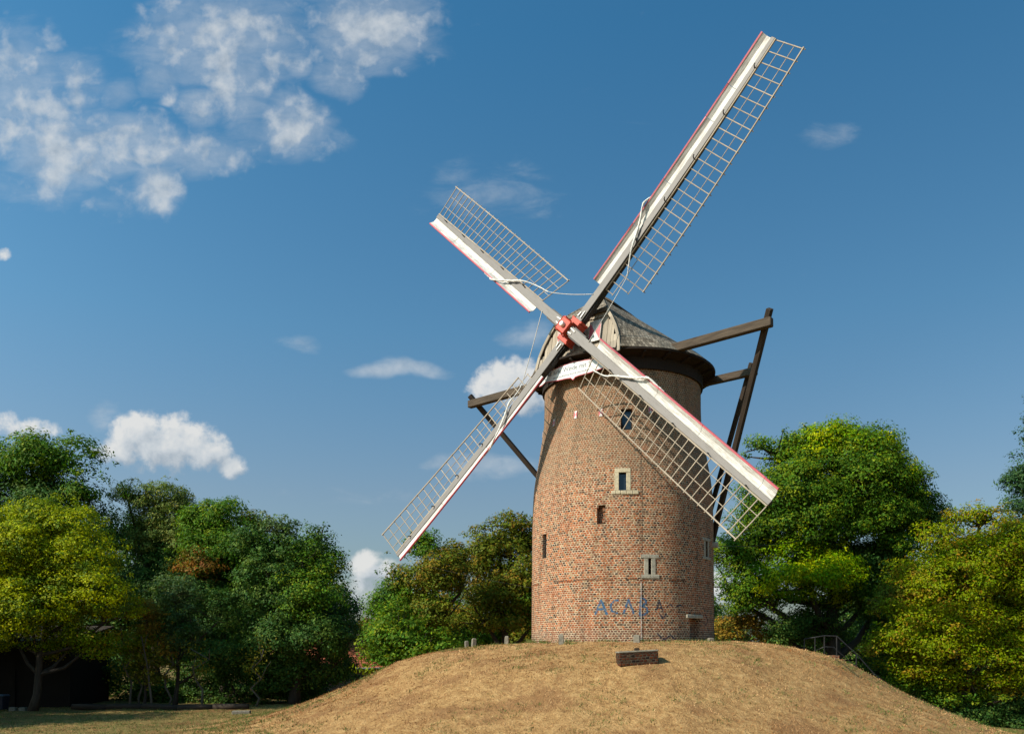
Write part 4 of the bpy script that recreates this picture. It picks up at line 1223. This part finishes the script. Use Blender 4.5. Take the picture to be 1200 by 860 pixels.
make_tree('blue_green_tree', 'small blue green tree under the taller trees of the left wood', 46, 205,
    [(205,700,34,30,0,'bluish'),(225,735,36,34,-.2,'bluish'),(195,745,34,30,.2,'dark'),(240,765,40,28,.1,'dark'),(255,720,30,30,.3,'dark')],
    trunk_r=.14, seed=16, leaf=.14, rc=.55, sparse=.05)
make_tree('golden_bush', 'slender golden brown bush between the yellow tree and the blue green one', 45, 168,
    [(172,715,22,32,0,'autumn'),(160,755,24,28,0,'olivegold'),(185,745,20,28,.2,'autumn'),(175,790,26,24,.2,'olive')], cat='bush',
    trunk_r=.09, seed=17, leaf=.12, rc=.5, sparse=.25)
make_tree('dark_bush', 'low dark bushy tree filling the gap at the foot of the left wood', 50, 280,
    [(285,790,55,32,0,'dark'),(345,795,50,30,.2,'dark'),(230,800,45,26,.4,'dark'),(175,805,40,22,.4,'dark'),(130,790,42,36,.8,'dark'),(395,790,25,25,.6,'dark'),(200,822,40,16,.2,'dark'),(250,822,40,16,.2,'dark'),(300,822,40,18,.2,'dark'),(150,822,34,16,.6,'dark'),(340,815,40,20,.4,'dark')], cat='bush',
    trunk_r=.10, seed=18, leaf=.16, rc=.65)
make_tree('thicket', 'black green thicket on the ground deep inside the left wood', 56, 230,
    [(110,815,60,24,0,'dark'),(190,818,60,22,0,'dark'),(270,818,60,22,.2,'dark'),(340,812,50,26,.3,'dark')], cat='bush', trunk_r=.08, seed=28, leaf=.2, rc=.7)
# middle gap
make_tree('far_brown_tree', 'distant brownish tree above the red roof in the gap of the wood', 74, 425,
    [(420,748,18,20,0,'autumn'),(438,752,16,20,.4,'olive'),(412,765,18,16,.4,'olive'),(432,735,10,10,0,'autumn')],
    trunk_r=.2, seed=19, leaf=.2, rc=.7, sparse=.1)
make_tree('round_green_tree', 'bushy green tree left of the tower below the lower left sail', 46, 500,
    [(500,670,46,42,0,'olive'),(478,710,40,42,-.2,'green'),(520,715,45,45,-.3,'olive'),(455,735,26,38,.2,'green'),(500,640,24,18,.2,'green'),(540,680,36,46,.3,'olive'),(465,690,24,30,.3,'dark'),(505,760,60,22,.2,'green')],
    trunk_r=.28, seed=20, leaf=.15, rc=.66)
make_tree('olive_tree', 'olive brown tree directly behind the left edge of the tower', 50, 590,
    [(585,640,42,34,0,'olive'),(560,665,40,40,.3,'olive'),(605,680,44,50,-.2,'olive'),(570,720,50,36,-.3,'olive'),(620,640,30,32,.3,'olive'),(625,720,40,36,0,'green'),(600,615,22,14,0,'olive')],
    trunk_r=.3, seed=21, leaf=.17, rc=.72)
make_tree('light_shrub', 'light green pointed leaved shrub at the left foot of the mound', 41, 470,
    [(470,735,32,30,0,'green'),(450,765,28,26,-.2,'green'),(495,755,36,24,-.2,'green'),(470,780,40,16,-.3,'green'),(520,758,20,14,0,'green')], cat='shrub',
    trunk_r=.08, seed=22, leaf=.17, rc=.55, droop=.2)
# right group
make_tree('orange_bush', 'orange brown autumn bush just right of the tower', 47, 868,
    [(862,725,26,18,0,'autumn'),(885,738,26,18,.2,'autumn'),(850,742,20,18,.3,'autumn'),(905,748,18,12,.2,'olive')], cat='bush',
    trunk_r=.08, seed=23, leaf=.14, rc=.5, sparse=.15)
make_tree('great_green_tree', 'largest round green tree with fresh yellow green tips right of the tower', 46, 985,
    [(985,570,88,62,0,'green'),(935,585,66,58,-.5,'green'),(1050,600,56,52,.2,'green'),(985,535,70,32,-.6,'fresh'),(1030,560,45,34,-.8,'fresh'),(1075,610,34,34,.2,'dark'),
     (900,620,48,46,.2,'green'),(945,672,62,46,-1.6,'fresh'),(870,655,32,36,.4,'green'),(905,700,48,40,-.4,'green'),(1000,650,60,50,.8,'dark'),(960,730,66,30,.5,'dark'),(1040,640,46,46,.3,'green'),(860,690,26,40,.6,'green'),(872,640,38,40,.3,'green'),(890,690,42,40,.2,'green'),(925,745,40,24,.6,'dark'),(1000,600,70,40,-.9,'green'),(960,520,46,24,-.2,'fresh'),(1010,700,50,40,.4,'green'),(1030,690,50,60,1.2,'dark'),(915,530,40,26,0,'green')],
    trunk_r=.42, seed=24, leaf=.145, rc=.70)
make_tree('golden_green_tree', 'wide golden green tree at the lower right edge of the picture', 39, 1130,
    [(1130,690,82,62,0,'olivegold'),(1070,700,46,44,-.3,'olivegold'),(1180,660,58,62,.3,'olivegold'),(1110,745,72,46,-.5,'olivegold'),(1180,760,66,56,-.4,'olivegold'),(1058,735,40,34,-.6,'olivegold'),(1100,640,36,28,.3,'olivegold'),(1148,610,34,22,.3,'olivegold'),(1150,815,66,34,0,'green'),(1040,705,24,20,0,'olive'),(1215,830,50,50,.2,'dark'),(1215,700,50,80,.8,'olivegold'),(1060,770,48,34,-.2,'olivegold'),(1135,835,60,30,.6,'dark'),(1190,850,50,26,.4,'dark'),(1095,795,52,34,.1,'green'),(1140,780,60,40,-.7,'olivegold')],
    trunk_r=.3, seed=25, leaf=.125, rc=.60)
make_tree('conifer', 'dark upright conifer cut by the right edge of the picture', 52, 1225,
    [(1214,482,15,34,0,'conifer'),(1212,520,22,36,0,'conifer'),(1208,565,28,40,0,'conifer'),(1202,610,34,46,0,'conifer'),(1222,680,56,60,.5,'conifer')],
    trunk_r=.3, seed=26, leaf=.16, rc=.6, trunk_top=14.5)
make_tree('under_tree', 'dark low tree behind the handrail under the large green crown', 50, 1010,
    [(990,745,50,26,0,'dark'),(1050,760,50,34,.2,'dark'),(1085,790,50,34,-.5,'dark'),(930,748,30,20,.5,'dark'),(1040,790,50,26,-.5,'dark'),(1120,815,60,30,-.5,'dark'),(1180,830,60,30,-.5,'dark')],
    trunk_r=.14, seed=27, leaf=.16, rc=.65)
# trees just outside the left of the picture; their shade lies over the lawn and the shed
for i, (x, y, h) in enumerate([(-39, 36, 15.5), (-36, 29.5, 14), (-43, 41, 16), (-32.8, 41.5, 10.8), (-31, 33, 12)]):
    Y_ = y; k = FPX/Y_; u = U0+x*k; vb = V0+3.1*k; hp = h*k; rw = 3.6*k
    make_tree('shade_tree', 'dense shade tree standing left of the view, '+['behind the second','nearest the shed','farthest back','nearest the viewer','closest to the lawn'][i], Y_, u,
        [(u, vb-hp*.74, rw, hp*.26, 0, 'green'), (u-rw*.6, vb-hp*.52, rw*.8, hp*.24, .5, 'green'), (u+rw*.6, vb-hp*.55, rw*.8, hp*.24, -.5, 'green'), (u, vb-hp*.36, rw, hp*.2, 0, 'dark')],
        trunk_r=.3, seed=90+i, leaf=.24, rc=.95, group='trees left of the view', dens=.9)
# thin bare stems in the wood on the left
def sapling(i, u, v_top, Y, lab):
    rnd = random.Random(100+i); p = at(u, 830, Y); z0 = gz(p.x, p.y)-.1; h = at(u, v_top, Y).z-z0
    root = thing('sapling', (p.x, p.y, z0), lab, 'sapling', 'thin stems in the left wood')
    pts = [Vector((p.x, p.y, z0))]
    for k in range(1, 7): pts.append(Vector((p.x+rnd.uniform(-.12, .12)+.08*k*rnd.choice((-1, 1)), p.y+rnd.uniform(-.1, .1), z0+h*k/6)))
    mb = MB(); mb.tube(pts, [.07*(1-.1*k) for k in range(7)], 7)
    for k in (3, 4, 5):
        e = pts[k]+Vector((rnd.uniform(-.8, .8), rnd.uniform(-.4, .4), rnd.uniform(.5, 1.0))); mb.tube([pts[k], (pts[k]+e)/2+UP*.1, e], [.03, .022, .01], 5)
    mb.build('trunk', M_BARKPALE, root, root.location, smooth=True)
    rng = np.random.default_rng(300+i); V = []; T = []
    for q in range(10):
        c = np.array(pts[rng.integers(3, 7)])+rng.normal(0, .4, 3); n = 26
        pos = c+rng.normal(0, .28, (n, 3)); nr = rng.normal(size=(n, 3)); nr /= np.linalg.norm(nr, axis=1, keepdims=True)
        t1 = np.cross(nr, rng.normal(size=(n, 3))); t1 /= np.linalg.norm(t1, axis=1, keepdims=True); t2 = np.cross(nr, t1)
        V.append(np.stack([pos-t1*.08, pos+t2*.04, pos+t1*.08, pos-t2*.04], 1)); T.append(np.repeat(np.array([[.15, .14, .03]]), n, 0)*rng.uniform(.6, 1.3, (n, 1)))
    quads_object('crown', np.concatenate(V)-np.array(root.location), np.concatenate(T), M_LEAF, root)
for i, (u, vt, Y, lab) in enumerate([(152, 735, 44.5, 'pale thin stem nearest the yellow tree'), (163, 750, 45, 'forked pale stem under the golden bush'), (178, 745, 44, 'slanting pale stem right of the golden bush'),
        (196, 750, 45, 'dark thin stem under the blue green tree'), (236, 760, 44.5, 'short pale stem right of the blue green tree'), (300, 760, 45, 'thin stem at the foot of the large dark tree')]):
    sapling(i, u, vt, Y, lab)

# a deep wood behind everything, so nothing but trees closes the gaps
wood = [(-60, 66, 15, 'dark'), (60, 68, 16.5, 'dark'), (160, 66, 14, 'dark'), (250, 68, 14.5, 'dark'), (345, 66, 12.5, 'dark'), (500, 64, 9.5, 'green'), (585, 66, 10.5, 'olive'), (690, 70, 9, 'dark'), (800, 68, 8, 'dark'), (1010, 66, 9.0, 'dark'), (1110, 62, 9.0, 'dark'), (1220, 64, 13, 'dark')]
wl = ['behind the dark shed', 'behind the tallest oak', 'behind the feathery tree', 'behind the rounded tree', 'behind the large dark tree', 'behind the bushy green tree', 'behind the olive tree', 'hidden behind the left half of the tower', 'hidden behind the right half of the tower', 'behind the largest round tree', 'behind the golden green tree', 'behind the conifer']
for i, (u, Y, h, pal) in enumerate(wood):
    k = FPX/Y; vb = V0+3.1*k; vt = vb-h*k; hp = h*k
    make_tree('woodland_tree', 'dim background tree '+wl[i], Y, u,
        [(u, vb-hp*.62, 48, hp*.34, 0, pal), (u-34, vb-hp*.42, 40, hp*.30, .5, pal), (u+34, vb-hp*.45, 42, hp*.30, -.4, pal), (u, vb-hp*.2, 60, hp*.2, 0, pal)],
        trunk_r=.25, seed=60+i, leaf=.24, rc=.95, group='background wood', dens=.9)

# ------------------------------------------------------------------ small buildings and odds and ends at the left
def build_shed():
    Y = 45.5; root_p = at(30, 828, Y); root_p.z = gz(root_p.x, root_p.y)
    root = thing('shed', root_p, 'dark timber shed under the yellow tree at the left edge', 'shed')
    o = root.location.copy(); x0 = at(-60, 0, Y).x; x1 = at(82, 0, Y).x; zt = at(0, 752, Y).z; zb = o.z-.1
    mb = MB(); mb.box(((x0+x1)/2, Y+2.2, (zb+zt)/2), ((x1-x0)/2, 0, 0), (0, 2.2, 0), (0, 0, (zt-zb)/2))
    mb.build('wall', M_SHED, root, o)
    mb = MB(); mb.hexa([(x0-.3, Y-.35, zt-.05), (x1+.25, Y-.35, zt-.05), (x1+.25, Y+4.6, zt+.9), (x0-.3, Y+4.6, zt+.9)], [(x0-.3, Y-.35, zt+.07), (x1+.25, Y-.35, zt+.07), (x1+.25, Y+4.6, zt+1.02), (x0-.3, Y+4.6, zt+1.02)])
    mb.build('roof', M_DARKWOOD, root, o)
    mb = MB(); mb.box(((x0+x1)/2-.2, Y-.06, zb+1.1), (.55, 0, 0), (0, .03, 0), (0, 0, 1.05)); mb.build('door', M_SHED, root, o)
build_shed()
def build_house():
    Y = 62; p = at(405, 800, Y); p.z = gz(p.x, p.y)
    root = thing('house', p, 'small red tiled brick house glimpsed in the gap between the woods', 'house'); o = root.location.copy()
    # gable-roofed house, its long eave dropping away to the right
    ex = Vector((.86, .50, 0)); ey = Vector((-.50, .86, 0)); c = at(398, 800, Y+3); zb = o.z-.1; ze = at(0, 779, Y).z; zr = ze+1.9
    c.z = 0; hx, hy = 5.0, 3.2
    q = [c+ex*a*hx+ey*b*hy for a, b in ((-1, -1), (1, -1), (1, 1), (-1, 1))]
    mb = MB(); mb.hexa([v+UP*zb for v in q], [v+UP*ze for v in q])
    for a in (-1, 1):
        P = [c+ex*a*hx-ey*hy+UP*ze, c+ex*a*hx+ey*hy+UP*ze, c+ex*a*hx+UP*zr]; mb.face(P)
    mb.build('wall', M_HOUSE, root, o)
    mb = MB()
    for s in (-1, 1):
        e0, e1 = c-ex*(hx+.3)+ey*s*(hy+.35)+UP*(ze-.25), c+ex*(hx+.3)+ey*s*(hy+.35)+UP*(ze-.25)
        r0, r1 = c-ex*(hx+.3)+UP*zr, c+ex*(hx+.3)+UP*zr
        n = 14
        for k in range(n):
            a, b_ = e0.lerp(r0, k/n), e1.lerp(r1, k/n); a2, b2 = e0.lerp(r0, (k+1)/n), e1.lerp(r1, (k+1)/n)
            mb.face((a+UP*.06, b_+UP*.06, b2+UP*.02, a2+UP*.02) if s < 0 else (b_+UP*.06, a+UP*.06, a2+UP*.02, b2+UP*.02))
            mb.face((a, b_, b_+UP*.06, a+UP*.06))
    rf = mb.build('roof', M_TILE, root, o)
    mb = MB(); mb.tube([c-ex*(hx+.3)-ey*(hy+.42)+UP*(ze-.26), c+ex*(hx+.3)-ey*(hy+.42)+UP*(ze-.26)], .07, 8); mb.build('gutter', M_GREYIRON, root, o)
    mb = MB(); cc = c+ex*2.6-ey*.3; mb.box(cc+UP*(zr+.3), ex*.3, ey*.3, UP*.7); mb.build('chimney', M_HOUSE, rf, o)
    for a in (-.5, .1, .6):
        mb = MB(); f = c+ex*hx*a-ey*(hy+.01)+UP*(ze-1.4); mb.box(f, ex*.5, ey*.03, UP*.6); w = mb.build('window', M_GLASS, root, o)
build_house()
def build_oddments():
    # low dark timber bank along the foot of the wood
    a = at(85, 826, 44); b_ = at(292, 830, 43.5)
    root = thing('log_edging', ((a.x+b_.x)/2, 43.8, gz((a.x+b_.x)/2, 43.8)), 'low dark log edging along the foot of the left wood', 'edging'); o = root.location.copy()
    k = 0; n = 5
    for i in range(n):
        p, q = a.lerp(b_, i/n), a.lerp(b_, (i+.98)/n); p.z = gz(p.x, p.y)+.12; q.z = gz(q.x, q.y)+.12
        mb = MB(); mb.tube([p, (p+q)/2+UP*.02, q], [.17, .16, .15], 9); mb.build('log', M_DARKWOOD, root, o, smooth=True)
    for u, v, Y, w, h, lab in ((15.5, 828, 42.4, .30, .22, 'small pale concrete block left of its twin by the shed'), (27, 828.5, 42.2, .30, .20, 'small pale concrete block nearest the yellow tree trunk')):
        p = at(u, v, Y); z = gz(p.x, p.y); mb = MB(); mb.box((p.x, p.y, z+h/2-.02), (w/2, .03, 0), (-.02, .15, 0), (0, 0, h/2))
        ob = mb.build('concrete_block', M_CONC, origin=(p.x, p.y, z), bevel=.02); tag(ob, lab, 'block', 'blocks by the shed')
    p = at(283, 834, 41.0); z = gz(p.x, p.y); mb = MB(); mb.box((p.x, p.y, z+.07), (.42, .06, 0), (-.03, .22, 0), (.0, 0, .09))
    tag(mb.build('stone_slab', M_CONC, origin=(p.x, p.y, z), bevel=.02), 'flat pale stone slab lying on the lawn at the mound foot', 'slab')
    # dark wheeled bin by the shed
    p = at(1, 828, 43.2); z = gz(p.x, p.y); root = thing('waste_bin', (p.x, p.y, z), 'dark blue bin with a pale lid edge at the left border', 'bin'); o = root.location.copy()
    q = [(-1, -1), (1, -1), (1, 1), (-1, 1)]
    mb = MB(); mb.hexa([Vector((p.x+a*.24, p.y+b*.26, z+.08)) for a, b in q], [Vector((p.x+a*.30, p.y+b*.32, z+.78)) for a, b in q])
    mb.build('body', mat_plain('bin_plastic', (.012, .016, .03), .5, .1), root, o, bevel=.03)
    mb = MB(); mb.hexa([Vector((p.x+a*.32, p.y+b*.34, z+.78)) for a, b in q], [Vector((p.x+a*.27, p.y+b*.28, z+.86)) for a, b in q])
    mb.build('lid', mat_plain('bin_lid', (.06, .08, .11), .4, .1), root, o, bevel=.02)
    for s in (-1, 1):
        mb = MB(); mb.tube([(p.x+s*.22, p.y+.24, z+.09), (p.x+s*.28, p.y+.24, z+.09)], .09, 12); mb.build('wheel', M_IRON, root, o)
build_oddments()
print('polygons', sum(len(m.polygons) for m in bpy.data.meshes))
